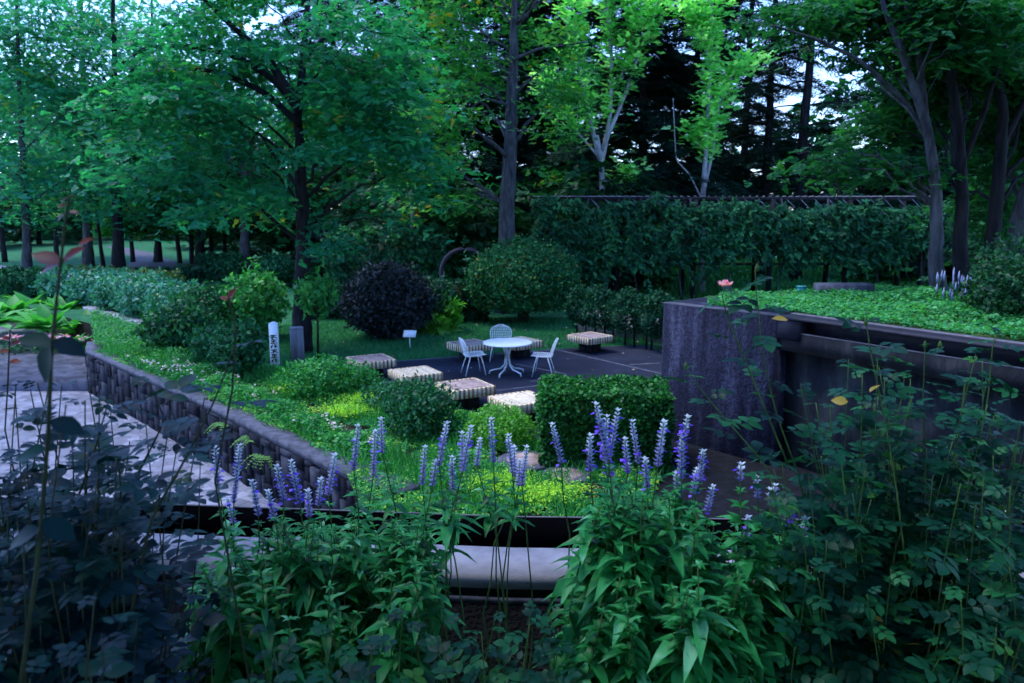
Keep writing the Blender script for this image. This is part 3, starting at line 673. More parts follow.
# white marker post with black brush writing
q = at(275.5, 366, 0); wp = empty('marker_post', q, 'white painted post with black brush writing beside the dark shrub', 'post', rz=R(12))
pb = MB(); pb.bbox((0, 0, .5), (.20, .20, 1.04), .012); pb.build('post', M['white'], wp)
pc = MB(); pc.add([(-.1, -.1, 1.02), (.1, -.1, 1.02), (.1, .1, 1.02), (-.1, .1, 1.02), (0, 0, 1.075)], t=[(0, 1, 4), (1, 2, 4), (2, 3, 4), (3, 0, 4)]); pc.build('post_cap', M['white'], wp)
ch = MB(); r7 = np.random.default_rng(3)
def stroke(a, b, w_, face):
    a = np.array(a, float); b = np.array(b, float); d = (b-a)/max(np.linalg.norm(b-a), 1e-6); n = np.array((-d[1], d[0]))*w_/2
    p = [a-n, b-n*.5, b+n*.5, a+n]
    ch.add([(x, -.1035, z) if face == 0 else (.1035, x, z) for x, z in p], [(0, 1, 2, 3)])
for k in range(6):
    zc = .72-k*.115
    G_ = [[((-.05, .03), (.05, .035)), ((0, .05), (-.01, -.045)), ((0, 0), (-.055, -.04)), ((.005, .0), (.055, -.035))],
          [((-.045, .04), (.045, .042)), ((-.04, .0), (.04, .004)), ((-.055, -.04), (.055, -.038)), ((0, .04), (0, -.04))],
          [((-.05, .02), (-.02, .0)), ((-.05, -.04), (-.015, .045)), ((.0, .04), (.05, .03)), ((.02, .04), (.025, -.045)), ((0, -.01), (.055, -.005))]][k % 3]
    for (a, b) in G_: stroke((a[0]*1.5, zc+a[1]), (b[0]*1.5, zc+b[1]), .030, 0)
ch.build('lettering', M['black'], wp)
# grey stake at the foot of the big tree
q = at(298, 362, 0); sp = empty('wooden_stake', q, 'short square grey timber stake at the foot of the big dark tree', 'stake', rz=R(20))
MB().bbox((0, 0, .40), (.30, .30, .86), .015).build('timber', M['wood_post'], sp); MB().bbox((0, 0, .845), (.31, .31, .03), .008).build('cap', M['concrete'], sp)
# small slanted sign
q = at(410, 348, 0); sg = empty('plant_sign', q, 'small white slanted plant label on a thin stake in the lawn', 'sign', rz=R(-8))
MB().tube([(0, 0, -.05), (-.01, .03, .38)], .014, 6).build('stake', M['white'], sg)
pl = MB(); ca, sa = math.cos(R(50)), math.sin(R(50))
pts = [(-.17, -.10*ca, .38-.10*sa+.0), (.17, -.10*ca, .38-.10*sa), (.17, .11*ca, .38+.11*sa), (-.17, .11*ca, .38+.11*sa)]
nv = np.array((0, -sa, ca))*.012
pl.add([np.array(p)+nv for p in pts]+[np.array(p)-nv for p in pts], [(0, 1, 2, 3), (7, 6, 5, 4), (0, 4, 5, 1), (1, 5, 6, 2), (2, 6, 7, 3), (3, 7, 4, 0)]); pl.build('plate', M['white'], sg)
# round stepping slabs
for (px, py, r_, lb) in ((526, 464, .42, 'large round brown stepping slab on the bright ground cover'), (566, 479, .34, 'smaller round grey stepping slab nearer the hedge')):
    q = at(px, py, .03); s_ = empty('stepping_slab', (q[0], q[1], 0), lb, 'paving slab')
    MB().lathe([(0, .115), (r_*.66, .115), (r_*.66, .03)], 30).build('centre', M['slat_worn'], s_, smooth=False)
    MB().lathe([(r_*.67, .10), (r_*.98, .10), (r_, .08), (r_, -.02)], 30).build('rim', M['stone_grey'], s_)
# arch ring behind
cq = atY(465, 268, 27.5); ar = empty('ring_sculpture', (cq[0], 27.5, 0), 'rusty purple steel ring standing behind the clipped hedge', 'sculpture')
rm = MB(); th = np.linspace(0, 2*math.pi, 49); Rr = .86
zc = Rr+.55
rin = []
for t in th: rin.append((Rr*math.cos(t), 0, zc+Rr*math.sin(t)))
rm.tube(rin, .07, 10, cap=False); rm.build('ring', M['rust'], ar, smooth=True)
MB().box((0, 0, .28), (.5, .4, .58)).build('plinth', M['stone_grey'], ar)
# low pale wall + stone block + teal box beyond the terrace
wq = at(578, 331, 0); we = at(668, 345, 0)
lw = empty('low_wall', (wq[0], wq[1], 0), 'low pale rendered wall showing under the loose hedge', 'wall')
strip(MB(), [(0, 0), tuple((we-wq)[:2]), tuple((we-wq)[:2]+np.array((1.5, -1.)))], .18, .72, -.03).build('render', M['white_wall'], lw)
q = at(843, 296, 2.19); MBs = empty('stone_block', (q[0], q[1], 2.19), 'long grey stone block at the back edge of the upper terrace', 'stone')
MB().bbox((0, 0, .10), (.92, .35, .24), .02).build('stone', M['stone_grey'], MBs)
MB().bbox((.2, -.2, .03), (.6, .12, .05), .01).build('step', M['stone_grey'], MBs)
q = at(803, 296, 2.19); tbx = empty('garden_light', (q[0], q[1]+.1, 2.19), 'small teal box light in the ground cover beside the stone block', 'light fixture')
MB().bbox((0, 0, .07), (.11, .11, .15), .008).build('housing', M['teal_paint'], tbx); MB().bbox((0, 0, .155), (.14, .14, .02), .005).build('lid', M['teal_paint'], tbx)

# pergola with climbing plants
PY = 30.0
pa = atY(530, 199, PY); pbb = atY(925, 206, PY)
pg = empty('pergola', (pa[0], PY, 0), 'long grey lattice pergola carrying the climbing plants', 'pergola')
Lp = pbb[0]-pa[0]; zt = pa[2]
bm = MB(); bm.box((Lp/2, -.9, zt), (Lp, .10, .14)); bm.box((Lp/2, .9, zt), (Lp, .10, .14)); bm.box((Lp/2, -.9, 1.62), (Lp, .08, .10)); bm.build('beam', M['bark_dark'], pg)
lt = MB()
for i in range(int(Lp/.26)):
    x = .1+i*.26
    lt.tube([(x, -1.0, zt+.09), (x+.55, 1.0, zt+.09)], .022, 4); 
    if i % 2 == 0: lt.tube([(x, -.93, zt+.05), (x+.4, -.98, zt-.35)], .016, 4)
lt.build('lattice', M['concrete'], pg)
for i in range(6):
    x = .4+i*(Lp-.8)/5
    for y in (-.9, .9): MB().box((x, y, zt/2-.03), (.16, .16, zt+.0)).build('post', M['bark_dark'], pg)
n = 46000
px_ = rng.uniform(.1, Lp+.6, n)
bot = 1.75+.28*np.sin(px_*.9+.5)+.16*np.sin(px_*2.3)+.1*np.sin(px_*6.1)-np.clip((4.2-px_)*.5, 0, 1.2)
topz = zt-.10+.16*np.sin(px_*1.7)+.12*np.sin(px_*4.3)+.06*np.sin(px_*11)-.22*(px_ > 5)
p = np.c_[px_, np.where(rng.random(n) < .6, -1.05+rng.normal(0, .22, n), rng.uniform(-1.2, 1.1, n)), bot+(topz-bot)*rng.random(n)**.8]
gate = np.sin(p[:, 0]*2.9+1)*np.sin(p[:, 2]*3.7+p[:, 0])+.6*np.sin(p[:, 0]*7.7)*np.sin(p[:, 2]*8.3+2)
p = p[(gate > -.25) & (rng.random(n) < np.clip((Lp+.6-px_)/2.5, .15, 1))]
st_ = []                                     # hanging strands
for i in range(170):
    x, y, z0_ = rng.uniform(.1, Lp+.6), rng.uniform(-1.5, -1.0), rng.uniform(1.9, zt); L = rng.uniform(.5, 1.3); t = np.sort(rng.random(34))
    st_.append(np.c_[x+.35*L*t**2*rng.choice([-1, 1])+rng.normal(0, .03, 34), y-.1*np.sin(t*3)+rng.normal(0, .03, 34), z0_+.15*np.sin(t*3)-L*t])
p = np.vstack([p]+st_); n = len(p)
X = np.c_[rng.normal(.4, .6, n), rng.normal(-.3, .3, n), rng.normal(-.5, .5, n)]; Z = norm(np.c_[rng.normal(0, .4, n), rng.normal(-.6, .5, n), rng.normal(.8, .4, n)])
vn = MB(); vn.inst(SPRIG[0], SPRIG[1], p, X, Z, rng.uniform(.10, .22, n))
cv = empty('climbing_vine', (pa[0], PY, 0), 'dense dark climbing vine hanging over the long pergola', 'climbing plant')
vn.build('foliage', M['vine'], cv)
vs = MB()
for i in range(9):
    x = .4+i*(Lp-.8)/8; vs.tube(np.c_[x+.15*np.sin(np.linspace(0, 5, 9)+i), -1.0+.08*np.cos(np.linspace(0, 5, 9)), np.linspace(-.05, zt, 9)], .03, 6)
vs.build('stem', M['bark'], cv, smooth=True)

# ================================================================== TREES
def lobe(px, py, Y, rx, rz, ry, base):
    return (atY(px, py, Y)-np.asarray(base), (rx*Y/F, ry, rz*Y/F))
def pathpx(pts, Y, base): return [atY(x, y, Y)-np.asarray(base) for x, y in pts]

# big dark tree left of the court
B = at(302, 352, 0); Y = B[1]
broadleaf('large dark trunked tree left of the court, spreading over the small sapling', B, 0,
          [lobe(300, 60, Y, 150, 120, 3.0, B), lobe(190, 150, Y-1, 90, 80, 2.2, B), lobe(370, 130, Y, 85, 110, 2.4, B), lobe(235, 205, Y-.5, 55, 30, 1.8, B), lobe(140, 100, Y-1.5, 50, 60, 1.5, B), lobe(360, 225, Y, 50, 35, 1.5, B)],
          370, 50, .42, .19, 'leaf_main', 'bark_dark', .22, path=[(0, 0, 0)]+pathpx([(302, 300), (303, 240), (301, 180), (298, 110), (305, 40), (312, -60)], Y, B), limbs=14, clear=.45,
          extra_limbs=[(pathpx([(300, 112), (275, 80), (235, 55), (190, 46), (150, 46), (120, 64)], Y-.4, B), .10), (pathpx([(300, 125), (265, 92), (215, 70), (165, 68), (140, 82)], Y-.2, B), .09),
                       (pathpx([(298, 105), (265, 55), (225, 20), (195, -10)], Y-.8, B), .12), (pathpx([(305, 60), (340, 20), (360, -30)], Y, B), .08),
                       (pathpx([(300, 190), (270, 150), (258, 130), (240, 160)], Y-1.2, B), .05)])
# pale grey trunk in the middle
B = at(506, 312, 0); Y = B[1]
broadleaf('tall straight grey trunked tree rising behind the round green topiary', B, 0,
          [lobe(470, 60, Y, 75, 95, 3, B), lobe(548, 85, Y, 42, 75, 3, B), lobe(430, 160, Y+1, 45, 55, 2.2, B), lobe(540, 170, Y-.5, 32, 30, 1.6, B), lobe(465, 205, Y+.5, 45, 28, 1.6, B), lobe(520, -40, Y, 110, 60, 4, B)],
          310, 46, .48, .20, 'leaf_mid', 'bark', .34, clear=.95, path=[(0, 0, 0)]+pathpx([(506, 250), (508, 190), (511, 120), (513, 60), (515, 0), (517, -80)], Y, B), limbs=22,
          extra_limbs=[(pathpx([(510, 75), (490, 60), (470, 52), (455, 40)], Y-.3, B), .09), (pathpx([(512, 60), (540, 48), (590, 42)], Y-.4, B), .07), (pathpx([(508, 105), (485, 98), (470, 108)], Y-.4, B), .06)])
# trees on the left
def trunk_tree(px, py, topx, label, lobes, ncl, leaf, bark, r0, lsize=.25, per=42, spread=.64, limbs=14, group='broadleaf trees on the left lawn'):
    B = at(px, py, 0); Y = B[1]
    return broadleaf(label, B, 0, [lobe(x, y, Y+dy, rx, rz, ry, B) for x, y, rx, rz, ry, dy in lobes], ncl, per, spread, lsize, leaf, bark, r0,
                     path=[(0, 0, 0)]+pathpx([(px, 240), ((px*2+topx)/3, 160), ((px+2*topx)/3, 60), (topx, -60)], Y, B), limbs=limbs, group=group)
trunk_tree(118, 283, 112, 'tall tree with straight dark trunk, second thick trunk from the left', [(120, 60, 95, 95, 4, 0), (60, 120, 60, 60, 4, 0), (170, 170, 60, 50, 4, 0), (115, 200, 60, 28, 3, -1)], 270, 'leaf_left', 'bark_dark', .30)
trunk_tree(27, 286, 14, 'leftmost tree with slim grey trunk at the photo edge', [(10, 60, 80, 90, 4, 0), (60, 170, 55, 45, 3, 0), (-20, 190, 60, 45, 3, 0), (40, 215, 50, 22, 3, -1)], 210, 'leaf_left', 'bark', .22)
trunk_tree(88, 274, 80, 'tree with pale trunk standing just left of the thick dark one', [(80, 40, 70, 80, 5, 0), (90, 150, 60, 50, 4, 0), (60, 200, 40, 30, 4, 0)], 170, 'leaf_left', 'bark', .30)
trunk_tree(245, 281, 240, 'tree with pale trunk behind the dark shrub and the clipped box hedge', [(235, 110, 75, 80, 4, 0), (220, 195, 62, 35, 3, 0), (280, 190, 40, 40, 3, 0)], 170, 'leaf_main', 'bark', .28)
trunk_tree(200, 268, 205, 'thin dark tree in the wood beyond the far path', [(190, 140, 60, 70, 5, 0), (200, 215, 50, 20, 4, 0)], 170, 'leaf_dark', 'bark_dark', .3, .7, 14, .8)
trunk_tree(158, 262, 150, 'bright leaved low tree beside the far path', [(150, 215, 45, 22, 4, -4), (190, 195, 35, 25, 4, -4)], 120, 'leaf_mid', 'bark_dark', .25, .7, 14, .8)
# pollarded lime green trees
def pollard(px, basepy, z0, forks, label, Y=None, leaf='leaf_lime', r0=.17, dens=1.):
    B = at(px, basepy, z0) if Y is None else np.array((atY(px, basepy, Y)[0], Y, 0.)); Y = B[1]
    root = empty('pollarded_tree', B, label, 'tree', 'pale stemmed trees behind the pergola'); tr = MB(); lf = MB()
    for pts, r, leafy in forks:
        P = np.array([atY(x, y, Y+dy)-B for x, y, dy in pts]); n = len(P); u = np.linspace(0, 1, n*5); uu = np.linspace(0, 1, n)
        q = np.stack([np.interp(u, uu, P[:, k]) for k in range(3)], 1); q[1:-1] = (q[:-2]+2*q[1:-1]+q[2:])/4
        tr.tube(q, np.linspace(r, r*.35, len(q)), 8, lump=.12)
        if leafy:
            m = int(620*leafy*dens); s = .22+.78*rng.random(m)**.8; pos = np.stack([np.interp(s, u, q[:, k]) for k in range(3)], 1)
            a = rng.random(m)*6.28; rad = np.abs(rng.normal(0, .27, m))*(.35+s*1.1)*(1+.5*np.sin(s*17+px)); pos += np.c_[np.cos(a)*rad, np.sin(a)*rad, rng.normal(0, .25, m)]
            X = np.c_[np.cos(a), np.sin(a), rng.uniform(-.2, .9, m)]; Z = norm(np.c_[-np.cos(a)*.4+rng.normal(0, .4, m), -np.sin(a)*.4+rng.normal(0, .4, m), np.ones(m)])
            lf.inst(SPRIG[0], SPRIG[1], pos, X, Z, rng.uniform(.18, .38, m))
    tr.build('trunk', M['bark_pale'], root, smooth=True); lf.build('crown', M[leaf], root)
    return root
pollard(603, 300, 0, [([(603, 330, 0), (603, 250, 0), (603, 190, 0), (601, 160, 0), (597, 135, 0)], .21, 0), ([(601, 165, 0), (610, 120, .2), (612, 60, .3), (606, 0, .3), (600, -60, .3)], .11, .8),
       ([(600, 160, 0), (590, 120, -.2), (580, 70, -.3), (575, 20, -.3), (570, -20, 0)], .10, .7), ([(602, 150, 0), (625, 95, .2), (640, 50, .2), (655, 15, .2), (660, -5, .2)], .09, .6),
       ([(600, 158, 0), (575, 130, 0), (555, 100, 0), (548, 75, 0)], .06, .6), ([(604, 182, 0), (625, 176, 0), (636, 170, 0)], .04, .15), ([(612, 90, .2), (630, 60, 0), (635, 20, 0), (625, -20, 0)], .06, .8)],
       'pale stemmed lime green tree nearest the grey trunk, forking above the vine', Y=32.5)
pollard(703, 300, 0, [([(701, 330, 0), (702, 250, 0), (703, 200, 0), (705, 180, 0)], .17, 0), ([(703, 195, 0), (706, 150, 0), (709, 95, 0), (712, 40, 0), (712, -30, 0)], .11, 1.0),
       ([(704, 190, 0), (713, 150, .2), (720, 100, .2), (735, 70, .2), (752, 60, .2)], .08, .8), ([(702, 200, 0), (690, 175, 0), (676, 160, 0), (674, 120, 0), (673, 98, 0)], .04, 0),
       ([(709, 60, 0), (700, 30, 0), (690, 5, 0)], .05, .6), ([(706, 145, 0), (700, 135, 0), (690, 130, 0)], .04, .3)],
       'pale stemmed lime green tree standing alone right of the gap, above the pergola', Y=32.5)
pollard(415, 300, 0, [([(415, 330, 0), (413, 250, 0), (412, 190, 0), (410, 150, 0), (408, 110, 0)], .13, .9), ([(413, 200, 0), (395, 170, 0), (385, 150, 0)], .05, .4), ([(412, 195, 0), (425, 165, 0), (425, 120, 0)], .05, .5)],
       'slender pale green young tree behind the purple bush', Y=31, leaf='leaf_mid')
# trees on the upper terrace at right
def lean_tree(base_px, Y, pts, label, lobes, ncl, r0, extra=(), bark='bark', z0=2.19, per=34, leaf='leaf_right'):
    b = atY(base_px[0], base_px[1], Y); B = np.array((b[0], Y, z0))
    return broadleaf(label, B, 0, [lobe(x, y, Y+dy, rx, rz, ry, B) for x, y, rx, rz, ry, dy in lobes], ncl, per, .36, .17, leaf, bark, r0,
                     path=[(0, 0, 0)]+pathpx(pts, Y, B), limbs=14, extra_limbs=[(pathpx(p, Y+dy, B), r) for p, r, dy in extra], flat=.22, group='leaning trees on the upper terrace')
lean_tree((938, 303), 12.8, [(936, 250), (936, 190), (928, 130), (905, 60), (885, 10), (870, -50)], 'leaning pale trunked tree nearest the lavender on the terrace',
          [(870, 15, 80, 22, 1.6, 1.5), (930, 40, 50, 50, 2, 1), (850, 165, 70, 25, 1.3, 1.5), (790, 20, 40, 14, .8, 1.)], 190, .115,
          extra=[([(934, 150), (905, 100), (860, 60), (820, 40), (770, 25)], .05, .2), ([(925, 120), (920, 60), (905, 0), (900, -40)], .07, .2)])
lean_tree((962, 300), 13.6, [(960, 250), (962, 190), (958, 120), (948, 60), (938, 0), (930, -60)], 'darker slim tree just behind the leaning pale trunk',
          [(940, 110, 60, 55, 1.5, 2), (960, 50, 50, 55, 1.5, 1.5), (890, 120, 30, 30, 1.5, 2.5)], 150, .13, bark='bark_dark', extra=[([(960, 170), (985, 110), (1000, 60), (1015, 20)], .06, .1)])
lean_tree((992, 285), 14.4, [(992, 240), (1000, 170), (1003, 110), (992, 50), (980, 0), (972, -60)], 'tall dark tree behind the shrub at the right edge',
          [(990, 60, 60, 70, 1.6, 1.5), (1010, 140, 50, 50, 1.5, 2), (1000, 205, 40, 30, 1.3, 3)], 200, .14, bark='bark_dark', extra=[([(1000, 150), (1025, 100), (1050, 60)], .08, .0)])
lean_tree((1012, 262), 15.5, [(1018, 220), (1030, 180), (1050, 120), (1075, 40), (1090, -40)], 'outward leaning tree cut by the right edge of the photo',
          [(1050, 80, 70, 80, 2, 1), (1030, 180, 40, 40, 1.5, 2)], 110, .17)

# conifers behind the pergola
def con(px, Y, H, label, **k): return conifer(label, (atY(px, 250, Y)[0], Y, 0), H, group='tall dark conifers behind the pergola', **k)
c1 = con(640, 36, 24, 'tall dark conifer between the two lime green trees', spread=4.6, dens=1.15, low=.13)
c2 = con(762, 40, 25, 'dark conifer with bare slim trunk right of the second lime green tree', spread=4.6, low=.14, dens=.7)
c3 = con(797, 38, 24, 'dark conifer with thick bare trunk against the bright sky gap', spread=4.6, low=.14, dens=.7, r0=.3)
def cc(src, px, Y, rz, sc, label): return copy_tree(src, (atY(px, 250, Y)[0], Y, 0), rz, sc, label)
cc(c1, 455, 40, 1.3, 1.0, 'dark blue green conifer behind the middle grey trunk'); cc(c1, 690, 46, 2.2, 1.1, 'dark conifer directly behind the second lime green tree')
cc(c1, 400, 46, 4, 1.1, 'dark conifer behind the large left tree crown'); cc(c1, 560, 42, 5, 1.05, 'dark conifer behind the first lime green tree, left of it')
cc(c3, 885, 40, 1, 1.0, 'dark conifer behind the leaning pale trunked tree'); cc(c1, 950, 36, 2, 1.0, 'dark conifer behind the right hand trunks')
cc(c1, 1040, 34, 3, 1.05, 'dark conifer cut by the right edge behind the trunks'); cc(c1, 330, 52, .6, 1.1, 'dark conifer far behind the big left tree')
cc(c2, 740, 52, 3.5, 1.2, 'farther thin conifer seen through the bright sky gap')
cc(c1, 905, 48, 4.4, 1.0, 'farther dark conifer between leaning trunks'); cc(c1, 510, 52, 2.9, 1.1, 'farther dark conifer hidden behind the middle tree')
# understorey trees behind: bushy, closing the view under the crowns
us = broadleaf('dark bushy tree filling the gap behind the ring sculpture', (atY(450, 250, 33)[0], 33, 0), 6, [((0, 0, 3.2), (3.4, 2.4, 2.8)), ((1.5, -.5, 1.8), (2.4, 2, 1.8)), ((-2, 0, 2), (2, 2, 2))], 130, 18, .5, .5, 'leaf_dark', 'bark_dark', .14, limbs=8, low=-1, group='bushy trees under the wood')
for px, Yy, rz, sc, lb in ((600, 33, 1, 1., 'dark bushy tree behind the left part of the pergola'), 
                           (905, 38, 4, .9, 'dark bushy tree behind the leaning pale trunk'), (985, 34, 5, 1., 'dark bushy tree behind the right hand trunks'), (1050, 24, .5, .9, 'dark bushy tree cut by the right edge'),
                           (530, 37, 2.4, 1.0, 'dark bushy tree behind the topiary'), (380, 38, 5.2, 1.0, 'dark bushy tree behind the purple bush'), (320, 42, 3.3, 1.0, 'dark bushy tree behind the big left trunk'),
                           (270, 56, .2, 1.3, 'dark bushy tree far behind the pale trunk'), (40, 80, 1.2, 1.5, 'far bushy tree at the left beyond the meadow'), (-40, 70, 1.9, 1.4, 'far bushy tree cut by the left edge'), (215, 72, 5.5, 1.5, 'far bushy tree right of the far path'),
                           (100, 95, 3, 1.7, 'farthest bushy tree above the end of the far path')):
    copy_tree(us, (atY(px, 250, Yy)[0], Yy, 0), rz, sc, lb)
# the wood closing the horizon: one mass
wd = MB(); n = 9000; ww = rng.uniform(-130, 130, n); dd = rng.uniform(88, 112, n); hh = rng.random(n)**.9*(13+3*np.sin(ww*.21)+3*np.sin(ww*.5+1))
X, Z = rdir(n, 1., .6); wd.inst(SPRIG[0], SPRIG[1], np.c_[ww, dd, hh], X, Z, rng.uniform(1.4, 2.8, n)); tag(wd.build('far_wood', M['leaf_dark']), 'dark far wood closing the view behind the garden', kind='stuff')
# far slender trunks along the far path, copies
ft = broadleaf('slender far tree at the right edge of the far path', at(192, 264, 0), 16, [((0, 0, 9.5), (4, 4, 3.2)), ((1, 0, 7), (3, 3, 2))], 80, 20, .9, .5, 'leaf_left', 'bark_dark', .13, limbs=6, group='slender far trees round the far path')
k = 0
for px, py, sc, lb in ((133, 262, .95, 'slender far tree left of the far path'), (104, 272, .8, 'slender dark tree between the pale trunk and the thick dark trunk'),
                       (180, 263, 1., 'slender far tree at the near right of the path'), (212, 262, 1., 'slender far tree left of the clipped box hedge'), (225, 262, .9, 'slender far tree above the clipped box hedge'),
                       (57, 258, 1.1, 'slender far tree beyond the pale meadow'), (5, 262, 1.1, 'slender far tree at the far left meadow edge'), (330, 268, .9, 'slender far tree right of the big dark trunk'), (370, 266, .9, 'slender far tree behind the purple bush')):
    k += 1; copy_tree(ft, at(px, py, 0), k*1.1, sc, lb)
# unseen trees added behind and beside the viewer to shade the foreground
bt = broadleaf('unseen shade tree added behind the viewing terrace', (-4.5, -5.5, 0), 9, [((0, 0, 8), (5, 4.4, 2.4)), ((3, 1, 7), (3.5, 3, 1.5))], 190, 22, .7, .6, 'leaf_dark', 'bark_dark', .3, limbs=8, group='unseen trees added to shade the foreground')
copy_tree(bt, (5.2, -5., 0), 2, 1., 'second unseen shade tree added behind the viewing terrace'); copy_tree(bt, (11, 0, 0), 1.2, 1., 'unseen shade tree added right of the viewing terrace')
copy_tree(bt, (-11, -1, 0), 4, 1., 'unseen shade tree added left of the viewing terrace'); copy_tree(bt, (7.4, 1.4, 0), 5, 1.1, 'unseen shade tree added just outside the right corner of the planting bed'); copy_tree(bt, (-8.4, -1.8, 0), .4, 1.1, 'unseen shade tree added just left of the planting bed')

# ================================================================== SHRUBS, HEDGES, BEDS
q = at(388, 337, 0); shrub('round_bush', 'large dark purple round bush behind the small sign', q, (44*q[1]/F, 1.35, 38*q[1]/F), 15000, .12, 'purple_bush', cat='bush', stems=14, rough=.10, cz=1.05)
q = at(523, 322, 0); shrub('topiary_tree', 'big dark green dome shaped topiary on a short thick trunk', q, (56*q[1]/F, 1.7, 39*q[1]/F), 26000, .10, 'topiary', cat='topiary', cz=1.42, stems=10, rough=.08, trunk=.17, flatb=.42)
q = at(434, 330, 0); shrub('round_bush', 'small dark green rounded bush between the purple bush and the bright one', q, (.75, .8, .85), 3500, .12, 'dark_hedge', cat='bush', rough=.05)
q = at(437, 333, 0); shrub('bright_shrub', 'small vivid green spreading shrub on the lawn', q, (.52, .35, .25), 260, .32, 'bright_bush', tpl=SPRIG, stems=5)
q = at(450, 332, 0); shrub('bright_shrub', 'vivid green upright shoot beside the spreading shrub', q, (.24, .2, .52), 160, .3, 'bright_bush', tpl=SPRIG, stems=3)
a = at(438, 322, 0); b = at(486, 320, 0); hedge('low dark clipped hedge between the ring and the topiary', a, b, .9, 1.35, 5000, .11, 'dark_hedge')
a = at(574, 337, 0); b = at(668, 353, 0); hedge('loose hedge on bare stems in front of the low pale wall', a, b, .6, 1.42, 9000, .10, 'dark_hedge', lift=.38, wob=.14, stems=10)
a = at(303, 318, 0); b = at(345, 318, 0); hedge('dark hedge behind the sapling and the big trunk', a, b, 1., 1.1, 3500, .12, 'dark_hedge')
a = at(330, 300, 0); b = at(450, 300, 0); hedge('tall loose teal green hedge behind the purple bush', a, b, 1.4, 2.6, 12000, .2, 'vine', wob=.12)
# clipped box hedge in front of the concrete block
hz = 1.13; a = at(549, 412, 0); a = at(560, 462, 0)
hq = at(612, 452, 0); hedge('clipped bright green box hedge in front of the concrete block', (.46, 11.1), (2.28, 11.0), 1.25, hz, 26000, .062, 'box_hedge', name='box_hedge', wob=.035, crown_=.05)
# left hedges
a = at(205, 281, 0); b = at(247, 281, 0); hedge('clipped grey green hedge block beside the pale trunk', a, b, 1.6, 1.35, 5000, .17, 'vine')
q = at(278, 287, 0); shrub('round_bush', 'rounded mid green bush left of the big dark trunk', q, (1.1, 1, .8), 4000, .15, 'low_dark', cat='bush', rough=.05)
a = at(122, 287, 0); b = at(203, 286, 0); hedge('low dark hedge at the near end of the far path', a, b, 1., .75, 5000, .18, 'dark_hedge')
a = at(60, 291, 0); b = at(166, 300, 0); hedge('long clipped olive green hedge rising to the left', a, b, 1.6, .95, 10000, .15, 'olive', wob=.08)
a = at(-40, 296, 0); b = at(60, 296, 0); hedge('dark teal low hedge behind the bright leafy plants', a, b, 1.2, 1.0, 7000, .17, 'low_dark', wob=.1)
sp_ = [((66, 300), .95, .9, 'teal green flowering bush at the left end of the bed'), ((98, 306), 1.05, .95, 'teal green flowering bush second from the left in the bed'), ((128, 312), 1.05, .95, 'teal green flowering bush in the middle of the bed'),
       ((155, 319), 1.05, 1., 'teal green flowering bush fourth in the bed'), ((183, 327), 1.0, 1., 'teal green flowering bush at the near end of the bed'), ((112, 299), 1.2, .9, 'teal green flowering bush behind the second one'), ((145, 304), 1.2, .9, 'teal green flowering bush behind the fourth one')]
for (p_, rx, rz_, lb) in sp_:
    q = at(*p_, 0); o = shrub('flowering_shrub', lb, q, (rx*1.15, .85, rz_*.72), 2600, .17, 'teal', rough=.14, group='teal green shrubs in the left bed', stems=5)
    fm = MB(); m = 9; aa = rng.random(m)*6.28; pp = np.c_[np.cos(aa)*rx*.8, -np.abs(np.sin(aa))*.6, rng.uniform(.8, 1.35, m)*rz_]; X, Z = rdir(m, .6, .8); fm.inst(DIA[0], DIA[1], pp, X, Z, .10); fm.build('blossom', M['petal_pale'], o)
q = at(206, 338, 0); shrub('rose_shrub', 'dark glossy leaved shrub behind the middle of the bed', q, (35*q[1]/F, .9, .82), 4200, .13, 'low_dark', rough=.12, stems=8)
q = at(258, 338, 0); shrub('rose_shrub', 'tall light green bush left of the big trunk', q, (30*q[1]/F, .8, .95), 2400, .17, 'low_green', rough=.2, stems=8, cz=1.05)
q = at(240, 380, 0); shrub('rose_shrub', 'dark green bush on a short stem beside the white post', q, (28*q[1]/F, .5, .6), 2800, .10, 'low_dark', rough=.15, stems=9, cz=.75)
q = at(182, 352, 0); shrub('rose_shrub', 'blue green leafy bush above the stone wall', q, (38*q[1]/F, .7, .62), 2600, .15, 'vine', rough=.2, stems=6, cz=.65)
q = at(212, 366, 0); shrub('rose_shrub', 'low dark shrub between the blue green bush and the stemmed one', q, (.55, .5, .5), 1200, .12, 'low_dark', rough=.2)
# sapling
q = at(318, 359, 0); shrub('sapling', 'small light green sapling on a thin dark stem in front of the big trunk', q, (.56, .45, .55), 300, .17, 'low_green', cat='sapling', cz=1.62, trunk=.028, stems=9, rough=.25, tpl=SPRIG, flatb=.9, shell=.6)
# low plants round the court
q = at(322, 398, 0); shrub('low_shrub', 'low yellowish green spreading shrub at the near end of the first bench', q, (.85, .55, .42), 3000, .075, 'low_green', rough=.2)
q = at(355, 392, 0); shrub('low_shrub', 'low bright green plant beside the first bench', q, (.5, .4, .3), 1300, .08, 'low_green', rough=.2)
q = at(420, 440, 0); shrub('low_shrub', 'bluish green bushy shrub in front of the third bench', q, (.62, .5, .52), 3600, .07, 'low_dark', rough=.2)
q = at(395, 410, 0); shrub('low_shrub', 'low dark green plant under the second bench', q, (.6, .45, .3), 1500, .08, 'low_dark', rough=.2)
q = at(500, 446, 0); shrub('low_shrub', 'low rounded vivid green shrub under the fourth bench', q, (.60, .5, .48), 6000, .055, 'bright_bush', rough=.05, cz=.18)
q = at(463, 440, 0); shrub('low_shrub', 'small vivid green mound left of the rounded shrub', q, (.36, .35, .34), 1800, .055, 'low_green', rough=.1, cz=.15)
